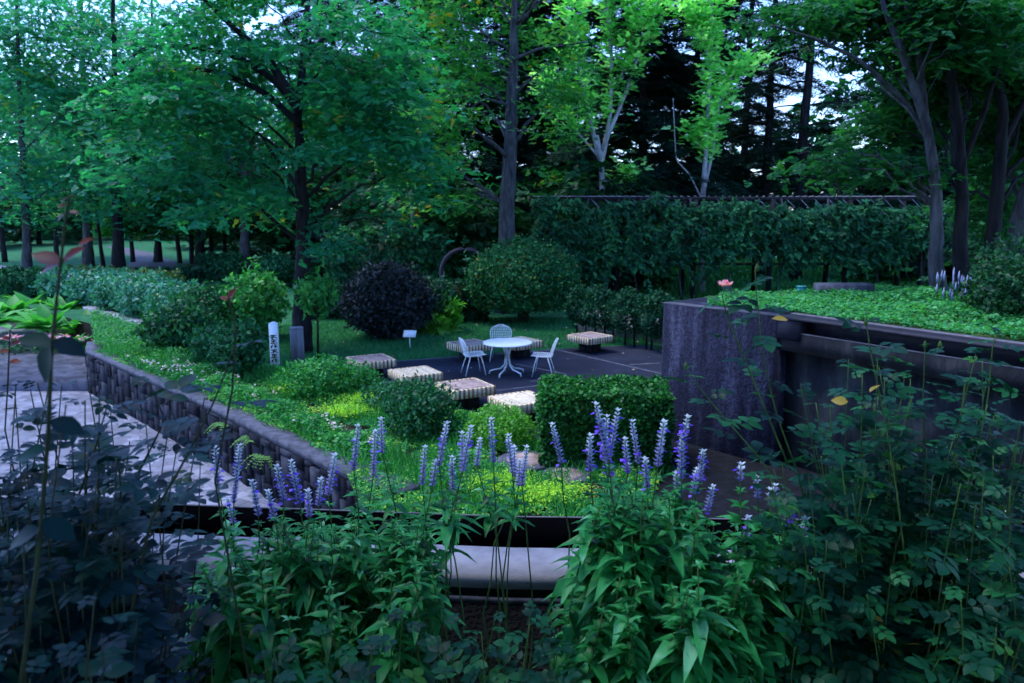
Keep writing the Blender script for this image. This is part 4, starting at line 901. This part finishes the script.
# bright broad-leaved plants by the kerb
def hosta(label, base, n, L, group='bright broad leaved plants by the kerb', up=1.):
    root = empty('leafy_plant', base, label, 'plant', group); m = MB(); a = rng.random(n)*6.28; el = rng.uniform(.5, 1.35, n)*up
    X = np.c_[np.cos(a)*np.cos(el), np.sin(a)*np.cos(el), np.sin(el)]; Z = np.c_[-np.cos(a)*np.sin(el), -np.sin(a)*np.sin(el), np.cos(el)]
    pos = np.c_[np.cos(a), np.sin(a), np.zeros(n)]*rng.uniform(0, .18*L, n)[:, None]
    m.inst(HOSTA[0], HOSTA[1], pos, X, Z, L*rng.uniform(.7, 1.15, n)); m.build('foliage', M['hosta'], root, smooth=True)
    MB().tube([(0, 0, -.05), (0, 0, L*.2)], .03, 6).build('stem', M['stem'], root); return root
for px, py, L, n, lb in ((85, 338, 1.1, 30, 'bright green broad leaved plant by the pale kerb'), (48, 332, 1.1, 34, 'bright green broad leaved plant left of the one by the kerb'), (12, 322, 1.1, 40, 'bright green broad leaved plant at the left edge'),
                         (30, 310, 1.0, 40, 'bright green broad leaved plant farther back at the left'), (62, 316, .9, 30, 'bright green broad leaved plant behind the two by the kerb'), (-15, 330, 1.1, 30, 'bright green broad leaved plant cut by the left edge'), (72, 350, .6, 30, 'smaller green plant above the wall corner')):
    hosta(lb, at(px, py, -.72 if py > 334 else -.3), n, L)
# pink flowers at the path edge
for px, py, lb in ((18, 352, 'patch of pink flowers at the path edge by the left border'), (60, 352, 'smaller patch of pink flowers beside the wall corner')):
    q = at(px, py, -.72); r_ = empty('pink_flowers', q, lb, 'flowers'); m = 40
    pp = np.c_[rng.normal(0, .45, m), rng.normal(0, .2, m), rng.uniform(.35, .55, m)]; X, Z = rdir(m, 1, .4); f_ = MB(); f_.inst(SPRIG[0], SPRIG[1], pp, X, Z, .14); f_.build('blossom', M['petal_pink'], r_)
    pp = np.c_[rng.normal(0, .5, 300), rng.normal(0, .25, 300), rng.uniform(0, .45, 300)]; X, Z = rdir(300, .6, .8); f_ = MB(); f_.inst(DIA[0], DIA[1], pp, X, Z, .11); f_.build('foliage', M['low_dark'], r_)

# ground cover: one mass of small leaves between wall and court
def in_poly(p, poly):
    x, y = p[:, 0], p[:, 1]; c = np.zeros(len(p), bool); n = len(poly); j = n-1
    for i in range(n):
        xi, yi = poly[i]; xj, yj = poly[j]; k_ = (yi > y) != (yj > y)
        with np.errstate(all='ignore'): t = (xj-xi)*(y-yi)/(yj-yi+1e-12)+xi
        c ^= k_ & (x < t); j = i
    return c
bed = [at(x, y, 0)[:2] for x, y in ((345, 472), (300, 445), (250, 422), (200, 400), (95, 356), (130, 345), (205, 350), (262, 366), (330, 375), (350, 388), (420, 402), (500, 428), (545, 450), (600, 452), (660, 480), (640, 545), (380, 545))]
bed.append((-1.1, 7.0))
tag(MB().prism(bed, .003, .003).build('bed_soil', M['soil']), kind='structure')
def scatter(poly, n, zb=0.):
    P = np.asarray(poly); lo, hi = P.min(0), P.max(0); out = []
    while sum(map(len, out)) < n:
        p = rng.uniform(lo, hi, (n*2, 2)); out.append(p[in_poly(p, poly)])
    p = np.concatenate(out)[:n]; return np.c_[p, np.full(n, zb)]
p = scatter(bed, 105000); hgt = .05+.06*(np.sin(p[:, 0]*2.1)*np.sin(p[:, 1]*2.7+1)+1)+.04*(np.sin(p[:, 0]*7)*np.sin(p[:, 1]*6))
bare = (np.sin(p[:, 0]*3.3+1)*np.sin(p[:, 1]*2.4+.5)+.5*np.sin(p[:, 0]*8)*np.sin(p[:, 1]*9)) > .48; p = p[~bare]; hgt = hgt[~bare]
p[:, 2] = hgt*rng.random(len(p))**.4; X, Z = rdir(len(p), 1, .55)
gc = MB(); gc.inst(DIA[0], DIA[1], p, X, Z, rng.uniform(.02, .06, len(p))); tag(gc.build('ground_cover', M['cover']), 'bright yellow green ground cover between the stone wall and the court', kind='stuff')
p = scatter(bed, 26000); k = (np.sin(p[:, 0]*1.7+2)*np.sin(p[:, 1]*2.2)+.6*np.sin(p[:, 0]*5)*np.sin(p[:, 1]*4.1)) > -.1; p = p[k]; n = len(p)
X = np.c_[rng.normal(0, .45, (n, 2)), np.ones(n)]; Z = np.c_[rng.normal(0, 1, (n, 2)), np.zeros(n)+.1]
gb = MB(); gb.inst(np.array([(0, .05, 0), (1, .01, .25), (1, -.01, .25), (0, -.05, 0)]), [(0, 1, 2, 3)], p, X, Z, rng.uniform(.10, .30, n)); tag(gb.build('bed_grass', M['low_green']), 'loose grass growing through the ground cover', kind='stuff')
M['cover_yellow'] = leafmat('cover_yellow', [(0, (.12, .36, .04)), (.5, (.30, .58, .05)), (1, (.50, .75, .06))], trans=.4, nscale=2, spec=.1)
yp = []
for (px, py, rx, ry) in ((215, 352, .9, .7), (372, 405, .8, .55), (345, 418, .6, .4), (545, 502, .75, .4), (300, 395, .5, .4), (505, 490, .5, .4)):
    c_ = at(px, py, 0); q = rng.normal(0, .42, (2600, 2)); yp.append(np.c_[c_[0]+q[:, 0]*rx, c_[1]+q[:, 1]*ry, .10+.10*rng.random(2600)])
p = np.vstack(yp); X, Z = rdir(len(p), 1, .5); gc = MB(); gc.inst(DIA[0], DIA[1], p, X, Z, rng.uniform(.02, .045, len(p)))
tag(gc.build('golden_ground_cover', M['cover_yellow']), 'patches of yellow golden ground cover in the bed', kind='stuff')
# taller clumps and pale pink blossoms along the wall top
edge = [at(x, y, 0)[:2] for x, y in ((120, 366), (180, 388), (235, 408), (290, 432), (345, 462), (385, 462), (330, 428), (270, 402), (200, 376))]
pc_ = [at(x, y, 0)[:2] for x, y in ((92, 316), (150, 332), (215, 352), (205, 372), (130, 358), (95, 352))]
p = np.vstack([scatter(edge, 9000), scatter(pc_, 6000)]); hh = .12+.14*(np.sin(p[:, 0]*4)*np.sin(p[:, 1]*3)+1); p[:, 2] = hh*rng.random(len(p))**.5; X, Z = rdir(len(p), .7, .8)
gc = MB(); gc.inst(DIA[0], DIA[1], p, X, Z, rng.uniform(.04, .09, len(p))); tag(gc.build('border_plants', M['low_green']), 'low mixed green border plants along the top of the stone wall', kind='stuff')
p = scatter(edge, 42); c = np.repeat(p, 8, 0)+rng.normal(0, .035, (42*8, 3)); c[:, 2] += .28; X, Z = rdir(len(c), 1, .8)
gc = MB(); gc.inst(DIA[0], DIA[1], c, X, Z, rng.uniform(.04, .065, len(c))); tag(gc.build('border_blossoms', M['petal_pale']), 'pale pink blossoms scattered along the border above the stone wall', kind='stuff')
# lawn blades near the court
lawnp = [at(x, y, 0)[:2] for x, y in ((255, 366), (318, 375), (400, 361), (470, 355), (556, 349), (640, 345), (672, 356), (680, 338), (580, 318), (450, 318), (330, 318), (250, 330))]
p = scatter(lawnp, 42000); n = len(p); X = np.c_[rng.normal(0, .5, (n, 2)), np.ones(n)]; Z = np.c_[rng.normal(0, 1, (n, 2)), np.zeros(n)+.1]
gb = MB(); gb.inst(np.array([(0, .10, 0), (1, .02, .25), (1, -.02, .25), (0, -.10, 0)]), [(0, 1, 2, 3)], p, X, Z, rng.uniform(.04, .10, n)); tag(gb.build('lawn_grass', M['grass']), 'short mown lawn grass round the bushes', kind='stuff')
fl = np.vstack([scatter(lawnp, 160, .05), scatter([tuple(q) for q in cp], 70, .02)]); X, Z = rdir(230, 1, .2); gb = MB(); gb.inst(DIA[0], DIA[1], fl, X, Z, rng.uniform(.05, .10, 230)); tag(gb.build('fallen_leaves', M['fallen'] if 'fallen' in M else M['slat_worn']), 'dry fallen leaves scattered on the lawn and the asphalt', kind='stuff')
p = scatter([at(x, y, 0)[:2] for x, y in ((640, 345), (640, 262), (900, 262), (940, 300), (760, 300))], 26000); n = len(p); X = np.c_[rng.normal(0, .5, (n, 2)), np.ones(n)]; Z = np.c_[rng.normal(0, 1, (n, 2)), np.zeros(n)+.1]
gb = MB(); gb.inst(np.array([(0, .10, 0), (1, .02, .25), (1, -.02, .25), (0, -.10, 0)]), [(0, 1, 2, 3)], p, X, Z, rng.uniform(.15, .5, n)); tag(gb.build('meadow_grass', M['cover_up']), 'rough bright grass beyond the pergola', kind='stuff')
# ground cover on the upper terrace
tp = [P1[:2]+n12*.35+d12*.6, P2[:2]+np.array((.10, .52)), P3[:2]+np.array((.5, .35)), (7.8, 6.4), (12, 8), (12, 13.5), (9.0, 14.6), (6.2, 14.0), (3.7, 13.2)]
p = scatter(tp, 46000, 2.19); hh = .05+.05*(np.sin(p[:, 0]*3.1)*np.sin(p[:, 1]*2.7+1)+1)+.16*np.exp(-((p[:, 0]-6.6)**2+(p[:, 1]-12.3)**2)/.35)+.15*np.exp(-((p[:, 0]-6.2)**2+(p[:, 1]-10.6)**2)/.3)
p[:, 2] += hh*rng.random(len(p))**.4; X, Z = rdir(len(p), 1, .6); gc = MB(); gc.inst(DIA[0], DIA[1], p, X, Z, rng.uniform(.04, .09, len(p)))
tag(gc.build('terrace_ground_cover', M['cover_up']), 'bright green ground cover filling the raised terrace bed', kind='stuff')
q = at(1003, 330, 2.19); q[1] = 10.3; q[0] = atY(1012, 300, 10.3)[0]; shrub('terrace_shrub', 'dark green shrub at the right end of the raised bed', q, (.62, .6, .48), 3800, .07, 'leaf_dark', rough=.25, cz=.40)
q = np.array((atY(1022, 290, 11.6)[0], 11.6, 2.19)); shrub('terrace_shrub', 'taller dark leafy shrub behind the one at the right edge', q, (.75, .6, .5), 2600, .08, 'leaf_dark', rough=.25, cz=.62)
q = np.array((atY(962, 300, 11.4)[0], 11.4, 2.19)); lv = empty('lavender_plant', q, 'pale lavender spikes beside the leaning pale trunk', 'lavender'); m1, m2 = MB(), MB()
for i in range(46):
    x, y = rng.normal(0, .28), rng.normal(0, .2); h_ = rng.uniform(.3, .62); e = (x+rng.normal(0, .05), y, h_); m1.tube([(x, y, -.02), e], .005, 4); m2.tube([np.array(e)-(0, 0, .16), np.array(e)-(0, 0, .08), e], [.008, .016, .004], 5)
m1.build('stem', M['stem'], lv); m2.build('flower_spike', M['lavender'], lv)
# ferns growing out of the stone wall
for i, (px, py, lb) in enumerate(((236, 425, 'fern growing from the top joint of the stone wall, leftmost'), (262, 440, 'fern on the stone wall, second from the left'), (275, 456, 'larger fern low on the stone wall'))):
    # find the wall plane point
    best = None
    for k_ in range(3):
        A, Bp = W[k_], W[k_+1]; d = ray(px, py); Mx = np.array([[d[0], -(Bp-A)[0]], [d[1], -(Bp-A)[1]]]); s = np.linalg.solve(Mx, A)
        if 0 <= s[1] <= 1: best = (d*s[0])+np.array((0, 0, EYE))
    if best is None: continue
    q = best+np.array((-.1, -.12, 0)); fr = empty('wall_fern', q, lb, 'fern', 'ferns on the stone wall'); m = MB()
    for f_ in range(7):
        a = rng.uniform(2.4, 5.4); L = rng.uniform(.25, .4); t = np.linspace(0, 1, 9)
        P = np.c_[np.cos(a)*t*L, np.sin(a)*t*L, .25*L*np.sin(t*3)-.2*L*t*t]; m.tube(P, .003, 4, cap=False)
        pos = np.repeat(P[1:], 2, 0); sg = np.tile([1, -1], 8)[:, None]; sd_ = np.array((-math.sin(a), math.cos(a), 0)); X = sd_*sg+np.array((math.cos(a), math.sin(a), 0))*.4
        m.inst(DIA[0], DIA[1], pos, X, np.tile((0, 0, 1.), (16, 1)), .10*(1-np.repeat(t[1:], 2)*.7))
    m.build('frond', M['fern'], fr)

# ================================================================== FOREGROUND PLANTS
def spike(tip, L, lean, open_=.5):
    """flower spike: whorls of pale calyces with violet lips"""
    c, p = MB(), MB(); n = int(L/.011)
    for i in range(n):
        t = i/(n-1); z = -L*t; rr = .0035+.0075*min(1, t*2.0)*(1+.25*math.sin(i*1.9))*(.50+.38*min(open_, .9)); k = 6 if t > .1 else 4
        a = np.arange(k)*2*math.pi/k+i*.6; P = np.c_[np.cos(a)*rr*.5, np.sin(a)*rr*.5, np.full(k, z)]; P = P+tip-lean*(L*t)
        X = np.c_[np.cos(a), np.sin(a), np.full(k, .8)]; Z = np.c_[-np.cos(a)*.7, -np.sin(a)*.7, np.full(k, .9)]
        c.inst(np.array([(0, .28, 0), (.6, .42, .15), (1.2, .0, .0), (.6, -.42, .15), (0, -.28, 0)]), [(0, 1, 3, 4)], P, X, Z, .010+.005*rng.random(k), r=np.clip(1-t*.9+rng.normal(0, .15, k), 0, 1), tt=[(1, 2, 3)])
        if t > .12 and rng.random() < open_:
            k = rng.integers(1, 4); a = rng.random(k)*6.28; P = np.c_[np.cos(a)*rr*1.1, np.sin(a)*rr*1.1, np.full(k, z)]+tip-lean*(L*t)
            X = np.c_[np.cos(a), np.sin(a), rng.uniform(-.7, .3, k)]; Z = np.c_[-np.cos(a)*.2, -np.sin(a)*.2, np.ones(k)]
            p.inst(DIA[0]*np.array((1, 1.6, 1)), DIA[1], P, X, Z, .013+.008*rng.random(k))
    return c, p
def salvia(label, bx, by, z0, spikes, nleafy, box, span=.75):
    nleafy = int(nleafy*1.45)
    """box: (px0, px1, py_top, py_low) of leafy stem tips, depth range by +- .2"""
    root = empty('salvia_plant', (bx, by, z0), label, 'salvia', 'salvia plants along the ledge'); B = np.array((bx, by, z0)); sm, lf = MB(), MB()
    tips = []
    for (px, py, L, op) in spikes:
        Yt = by+rng.uniform(-.12, .22); T = atY(px, py, Yt)-B; tips.append((T, L, op))
    for i in range(nleafy):
        px = rng.uniform(box[0], box[1]); u = (px-box[0])/(box[1]-box[0]); top = box[2]+ (box[4]*(2*u-1)**2 if len(box) > 4 else 0)
        py = top+(box[3]-top)*rng.random()**1.5; Yt = by+rng.uniform(-.42, .22) if py > 560 else by+rng.uniform(-.2, .25); tips.append((atY(px, py, Yt)-B, 0, 0))
    for T, L, op in tips:
        foot = np.array((T[0]*.45+rng.normal(0, .04), min(T[1]*.5, .25)+rng.normal(0, .04), max(-.02, min(T[2]-.6, .55)) if T[2] > .5 else -.02)); foot[2] = -.02 if T[2] < .7 else 0
        lean = np.array((rng.normal(0, .13), rng.normal(0, .1), 0)) if L else np.zeros(3); top = T-np.array((0, 0, L))-lean*L; P = curve_pts(foot, top, n=9, wob=.008); bow = norm(np.array((T[0]-foot[0], T[1]-foot[1]+1e-3, 0))+rng.normal(0, .1, 3)*(1, 1, 0))*rng.uniform(.03, .12)
        P = P+bow*np.sin(np.linspace(0, 1, 9)*math.pi)[:, None]*1.0
        allP = np.vstack([P, T]) if L else P
        sm.tube(allP, np.linspace(.0045, .0018, len(allP)), 5)
        Ls = np.linalg.norm(top-foot); step = .052; kk = int(min(Ls*.92, span)/step); gap = .04 if L else 0
        s = 1-(gap+np.arange(kk)*step)/Ls; s = s[s > 0.05]; uu = np.linspace(0, 1, 9); pos = np.stack([np.interp(s, uu, P[:, k]) for k in range(3)], 1)
        for j, q in enumerate(pos):
            a0 = j*math.pi/2+rng.normal(0, .25)
            nl = 5 if j < 3 else 4
            a = a0+np.arange(nl)*2*math.pi/nl+rng.normal(0, .3, nl); up = (.75-.10*j) if j < 6 else .1; up = up+rng.normal(0, .25, nl)
            X = np.c_[np.cos(a), np.sin(a), up]; Z = np.c_[-np.cos(a)*up, -np.sin(a)*up, np.ones(nl)]
            sz = np.clip(.026+.018*j, 0, .098)*rng.uniform(.8, 1.25, nl)
            tpl = LANCE if j < 3 else (LANCE2 if rng.random() < .6 else LANCE3)
            lf.inst(tpl[0], tpl[1], np.tile(q, (nl, 1)), X, Z, sz, r=rng.random(nl)*.6+.4*rng.random())
        if L:
            c, p = spike(T, L, lean, op); c.build('flower_spike', M['calyx'], root)
            if p.V:
                po = p.build('petals', M['petal_blue']); po.parent = root.children[-1]
    sm.build('stem', M['stem'], root, smooth=True); lf.build('foliage', M['salvia_leaf'], root, smooth=True)
    return root
Z0 = 1.62
salvia('salvia plant at the left end, its slim violet spikes rising before the stone wall', -.98, 2.55, Z0, [(215, 448, .13, .4), (240, 446, .20, .3), (252, 482, .12, .4), (228, 500, .10, .3), (232, 570, .07, .2), (252, 566, .06, .2)], 26, (195, 265, 548, 683, 20))
salvia('salvia plant with the brightest pair of violet spikes on the left', -.68, 2.5, Z0, [(277, 467, .12, .7), (291, 462, .16, .95), (308, 492, .09, .3), (268, 492, .10, .5), (297, 540, .08, .3)], 34, (245, 335, 518, 683, 10))
salvia('salvia plant left of the middle, spikes against the bright ground cover', -.40, 2.55, Z0, [(335, 456, .14, .5), (358, 427, .15, .5), (375, 432, .17, .4), (381, 420, .12, .5), (321, 480, .10, .3)], 34, (315, 400, 512, 683, 6))
salvia('salvia plant with many thin pale spikes left of the gap', -.16, 2.5, Z0, [(425, 448, .13, .2), (447, 424, .14, .2), (471, 428, .15, .15), (462, 434, .12, .2), (491, 420, .15, .15), (508, 436, .14, .1), (452, 458, .13, .8), (480, 440, .10, .1), (436, 462, .08, .2)], 20, (388, 432, 512, 570, 5), span=.22)
salvia('salvia plant with few thin spikes leaning into the gap', .03, 2.6, Z0, [(514, 448, .12, .1), (527, 448, .14, .1), (552, 425, .14, .5), (520, 462, .10, .1)], 0, (468, 474, 570, 620), span=.10)
salvia('salvia plant right of the gap with the tallest violet cluster', .30, 2.35, Z0, [(596, 405, .16, .8), (607, 417, .14, .7), (618, 411, .15, .5), (604, 440, .13, 1.), (632, 422, .14, .3), (590, 436, .12, .5), (625, 440, .12, .6)], 44, (598, 648, 488, 683, 8))
salvia('salvia plant in front of the concrete block, second from the right', .46, 2.3, Z0, [(664, 423, .14, .5), (688, 418, .12, .9), (682, 438, .13, .9), (645, 460, .09, .5), (612, 468, .09, .4)], 42, (625, 700, 492, 683, 8))
salvia('salvia plant at the right end with short dense spikes', .66, 2.3, Z0, [(703, 452, .10, .9), (697, 470, .09, .8), (713, 487, .09, .7), (676, 474, .08, .5), (741, 465, .05, .5), (757, 478, .07, .4), (748, 518, .07, .8), (770, 490, .04, .2)], 34, (685, 750, 520, 683, 12))
salvia('small salvia plant low among the roses at right', .98, 2.3, Z0, [(791, 502, .08, .8), (775, 486, .05, .2), (806, 520, .05, .3), (690, 580, .06, .3)], 6, (765, 815, 525, 600))

def rose(name, label, cat, base, canes, fill, leaf='rose_leaf', Lc=.13, comp=COMP5, group=None, leafy_from=.12, red=None, stemr=.0028):
    """canes: polylines of (px, py, Y); fill: (n, px0, px1, py0, py1, Y0, Y1)"""
    root = empty(name, base, label, cat, group); B = np.asarray(base, float); sm, lf, rd = MB(), MB(), MB()
    allc = [(np.array([atY(x, y, Yy)-B for x, y, Yy in c]), False) for c in canes]
    for (n, x0, x1, y0, y1, Y0, Y1) in fill:
        for i in range(n):
            px, py, Yy = rng.uniform(x0, x1), y0+(y1-y0)*rng.random()**1.15, rng.uniform(Y0, Y1); T = atY(px, py, Yy)-B
            ft_ = np.array((T[0]*.6+rng.normal(0, .08), T[1]*.6+rng.normal(0, .08), 0)); allc.append((curve_pts(ft_, T, n=6, wob=.02, up=.03), True))
    for P, f in allc:
        n = len(P); u = np.linspace(0, 1, n*4); uu = np.linspace(0, 1, n); q = np.stack([np.interp(u, uu, P[:, k]) for k in range(3)], 1); q[1:-1] = (q[:-2]+2*q[1:-1]+q[2:])/4
        L = np.linalg.norm(np.diff(q, axis=0), axis=1).sum(); sm.tube(q, np.linspace(stemr*1.3, stemr*.5, len(q)), 6)
        k = int(L*(1-leafy_from)/(.055 if not f else .06)); s = 1-np.arange(k)*(1-leafy_from)/max(k, 1); s = s[(s > .15)] if f else s
        k = len(s); pos = np.stack([np.interp(s, u, q[:, j]) for j in range(3)], 1); a = np.arange(k)*2.4+rng.random()*6; el = rng.normal(.12, .28, k)
        X = np.c_[np.cos(a), np.sin(a), el]; Z = norm(np.c_[-np.cos(a)*el+rng.normal(0, .25, k), -np.sin(a)*el+rng.normal(0, .25, k)-.15, np.ones(k)])
        lf.inst(comp[0], comp[1], pos, X, Z, Lc*rng.uniform(.65, 1.2, k)*np.clip(.5+(1-s)*3, .5, 1))
    sm.build('stem', M['stem' if leaf == 'rose_leaf' else 'stem_dark'], root, smooth=True); lf.build('foliage', M[leaf], root, smooth=True)
    return root
def blossom(mb, c, r, n=5, layers=2, up=(0, 0, 1)):
    for l in range(layers):
        a = np.arange(n)*2*math.pi/n+l*.6; el = .35+l*1.1
        X = np.c_[np.cos(a), np.sin(a), np.full(n, el)]; Z = np.c_[-np.cos(a)*el, -np.sin(a)*el, np.ones(n)]
        mb.inst(OVATE[0]*np.array((1, 1.4, -1.5)), OVATE[1], np.tile(np.asarray(c, float), (n, 1)), X, Z, r*(1-.25*l))
# roses at right
b = np.array((1.45, 2.55, Z0))
rs = rose('rose_bush', 'rose bush with arching stems in front of the right gutter wall', 'rose', b,
     [[(800, 560, 2.35), (770, 470, 2.4), (735, 430, 2.45), (705, 395, 2.5), (686, 368, 2.5)], [(815, 560, 2.5), (800, 480, 2.5), (775, 410, 2.5), (762, 350, 2.5), (757, 300, 2.5), (755, 270, 2.5)],
      [(905, 560, 2.3), (895, 480, 2.35), (885, 420, 2.4), (872, 360, 2.4), (866, 322, 2.4)], [(925, 560, 2.6), (925, 470, 2.6), (923, 400, 2.6), (925, 345, 2.6)],
      [(965, 560, 2.5), (972, 470, 2.5), (988, 400, 2.5), (992, 350, 2.5), (996, 335, 2.5)], [(1000, 560, 2.4), (1012, 480, 2.4), (1020, 420, 2.4)], [(790, 470, 2.5), (745, 360, 2.5), (728, 320, 2.5), (722, 296, 2.5), (725, 289, 2.5)],
      [(850, 600, 2.2), (848, 520, 2.2), (840, 450, 2.3), (822, 430, 2.3)]],
     [(62, 760, 1030, 440, 560, 2.1, 2.7), (56, 775, 1040, 540, 690, 1.9, 2.4), (24, 790, 1030, 400, 470, 2.3, 2.8), (18, 780, 1030, 350, 410, 2.4, 2.8)])
bm2 = MB(); blossom(bm2, atY(725, 286, 2.5)-b, .030, 6, 3); bm2.build('blossom', M['petal_pink'], rs)
bd = MB()
for px, py, Yy in ((757, 268, 2.5), (866, 322, 2.4), (925, 345, 2.6), (940, 345, 2.55), (686, 366, 2.5)): bd.lathe([(0, -.014), (.006, -.008), (.007, 0), (.003, .012), (0, .016)], 8, c=atY(px, py, Yy)-b)
bd.build('bud', M['stem'], rs, smooth=True)
# dead leaves on the rose (yellow)
yl = MB(); m = 9; pts = np.array([atY(px, py, 2.1)-b for px, py in ((868, 640), (878, 632), (892, 638), (900, 655), (905, 645), (872, 615), (788, 320), (848, 402), (880, 385))]); X, Z = rdir(m, 1, .5); yl.inst(OVATE[0], OVATE[1], pts, X, Z, .045)
M['yellow_leaf'] = leafmat('yellow_leaf', [(0, (.20, .16, .01)), (1, (.34, .24, .02))]); yl.build('withered_leaves', M['yellow_leaf'], rs)
# white flowers between the rose leaves
wfl = empty('white_flowers', atY(860, 600, 2.6)*(1, 1, 0)+(0, 0, Z0), 'tiny white flowers scattered low among the rose leaves', 'flowers'); wb = np.array(wfl.location); m1, m2 = MB(), MB()
for px, py in ((862, 534), (968, 526), (972, 524), (978, 527), (950, 525), (925, 540), (930, 541), (946, 527), (840, 533), (805, 537), (843, 545), (1003, 512), (936, 545)):
    c_ = atY(px, py, 2.75)-wb; m1.tube([(c_[0]*.8, 0, 0), c_], .002, 4); blossom(m2, c_, .013, 5, 1)
m1.build('stem', M['stem'], wfl); m2.build('petals', M['petal_white'], wfl)
# low rose sprays in the middle foreground
rose('rose_seedling', 'low rose spray with dull leaves in the middle foreground', 'rose', (-.05, 2.0, Z0), [], [(16, 395, 560, 600, 700, 1.75, 2.2)], 'rose_leaf', .12)
rose('rose_seedling', 'low rose spray at the foot of the left salvia', 'rose', (-.45, 1.85, Z0), [], [(12, 210, 390, 628, 700, 1.6, 2.0)], 'rose_leaf', .11)
# dark rose shrub at left, close to the camera
rose('rose_bush', 'dark rose bush with bluish leaves close at the left', 'rose', (-1.35, 1.75, Z0),
     [[(130, 620, 1.6), (150, 520, 1.6), (185, 460, 1.6), (215, 400, 1.65), (235, 345, 1.65)], [(40, 600, 1.7), (70, 520, 1.7), (95, 450, 1.7), (110, 395, 1.7)], [(90, 560, 1.8), (140, 470, 1.8), (165, 420, 1.8), (150, 385, 1.8)]],
     [(36, -20, 150, 380, 520, 1.5, 2.1), (30, -20, 125, 500, 610, 1.4, 1.9), (22, -20, 150, 590, 700, 1.2, 1.7), (9, 60, 215, 395, 460, 1.7, 2.2)], 'rose_leaf_dark', .13)
tall = rose('rose_cane', 'tall thin rose cane with red young leaves at far left', 'rose', (-.75, 1.25, Z0), [[(20, 690, 1.15), (38, 560, 1.15), (48, 440, 1.15), (52, 340, 1.15), (60, 270, 1.15), (66, 215, 1.15), (70, 196, 1.15)]], [], 'rose_leaf_dark', .001, stemr=.003)
B_ = np.array((-.75, 1.25, Z0)); r1, r2 = MB(), MB()
def one(mb, px, py, Yy, ex, ey, L, tpl=OVATE, zn=(0, -.6, 1.)):
    c = atY(px, py, Yy)-B_; d = atY(ex, ey, Yy)-B_-c; mb.inst(tpl[0], tpl[1], c[None], d[None]+np.array((0, .0, 0)), norm(np.array(zn))[None], L)
for a_ in ((62, 262, 88, 240, .042), (60, 264, 35, 252, .046), (62, 262, 45, 268, .04), (78, 246, 90, 238, .025)): one(r1, a_[0], a_[1], 1.15, a_[2], a_[3], a_[4])
for a_ in ((68, 200, 74, 192, .012), (66, 205, 58, 206, .014), (65, 214, 56, 220, .018), (68, 212, 76, 212, .016), (67, 198, 63, 200, .014)): one(r1, a_[0], a_[1], 1.15, a_[2], a_[3], a_[4])
r1.build('young_leaves', M['red_leaf'], tall, smooth=True)
for a_ in ((50, 345, 38, 388, .065), (52, 340, 78, 350, .055), (52, 345, 26, 337, .055), (50, 420, 74, 428, .055), (47, 450, 20, 455, .055), (42, 520, 70, 535, .06), (40, 530, 12, 540, .06)): one(r2, a_[0], a_[1], 1.15, a_[2], a_[3], a_[4])
r2.build('foliage', M['rose_leaf_dark'], tall, smooth=True)
# small reddish shoot at left and the orange red leaf by the bush
s2 = empty('red_shoot', (-1.15, 1.9, Z0), 'thin shoot with small dark red leaves before the pale path', 'rose'); B_ = np.array((-1.15, 1.9, Z0)); a1, a2 = MB(), MB()
a1.tube([(0, 0, 0)]+[atY(x, y, 1.9)-B_ for x, y in ((5, 430), (8, 380), (10, 330))], .002, 5)
for a_ in ((10, 330, 18, 322, .02), (10, 345, 22, 340, .03), (9, 352, 0, 350, .025), (9, 362, 25, 360, .03), (9, 340, 0, 334, .02)): one(a2, a_[0], a_[1], 1.9, a_[2], a_[3], a_[4])
a1.build('stem', M['stem_dark'], s2); a2.build('foliage', M['red_leaf'], s2, smooth=True)
s3 = empty('autumn_shoot', (-.55, 1.7, Z0), 'thin rose shoot ending in one orange red leaf before the left bushes', 'rose'); B_ = np.array((-.55, 1.7, Z0)); a1, a2 = MB(), MB()
a1.tube([(0, 0, 0)]+[atY(x, y, 1.7)-B_ for x, y in ((215, 480), (232, 390), (236, 330), (228, 298))], .0025, 5)
one(a2, 228, 300, 1.7, 234, 288, .032); one(a2, 228, 300, 1.7, 220, 296, .02)
a1.build('stem', M['stem_dark'], s3); a2.build('foliage', M['red_leaf'], s3, smooth=True)
# two small violet flowers low at left
vf = empty('violet_flowers', (-.75, 2.3, Z0), 'pair of small violet flowers low at the left in front of the ledge wall', 'flowers'); B_ = np.array((-.75, 2.3, Z0)); a1, a2 = MB(), MB()
for px, py in ((149, 653), (107, 657), (112, 681)):
    c_ = atY(px, py, 2.2)-B_; a1.tube([(c_[0]*.8, 0, -.0), c_], .002, 4); blossom(a2, c_, .014, 6, 2)
a1.build('stem', M['stem'], vf); a2.build('petals', M['petal_blue'], vf)
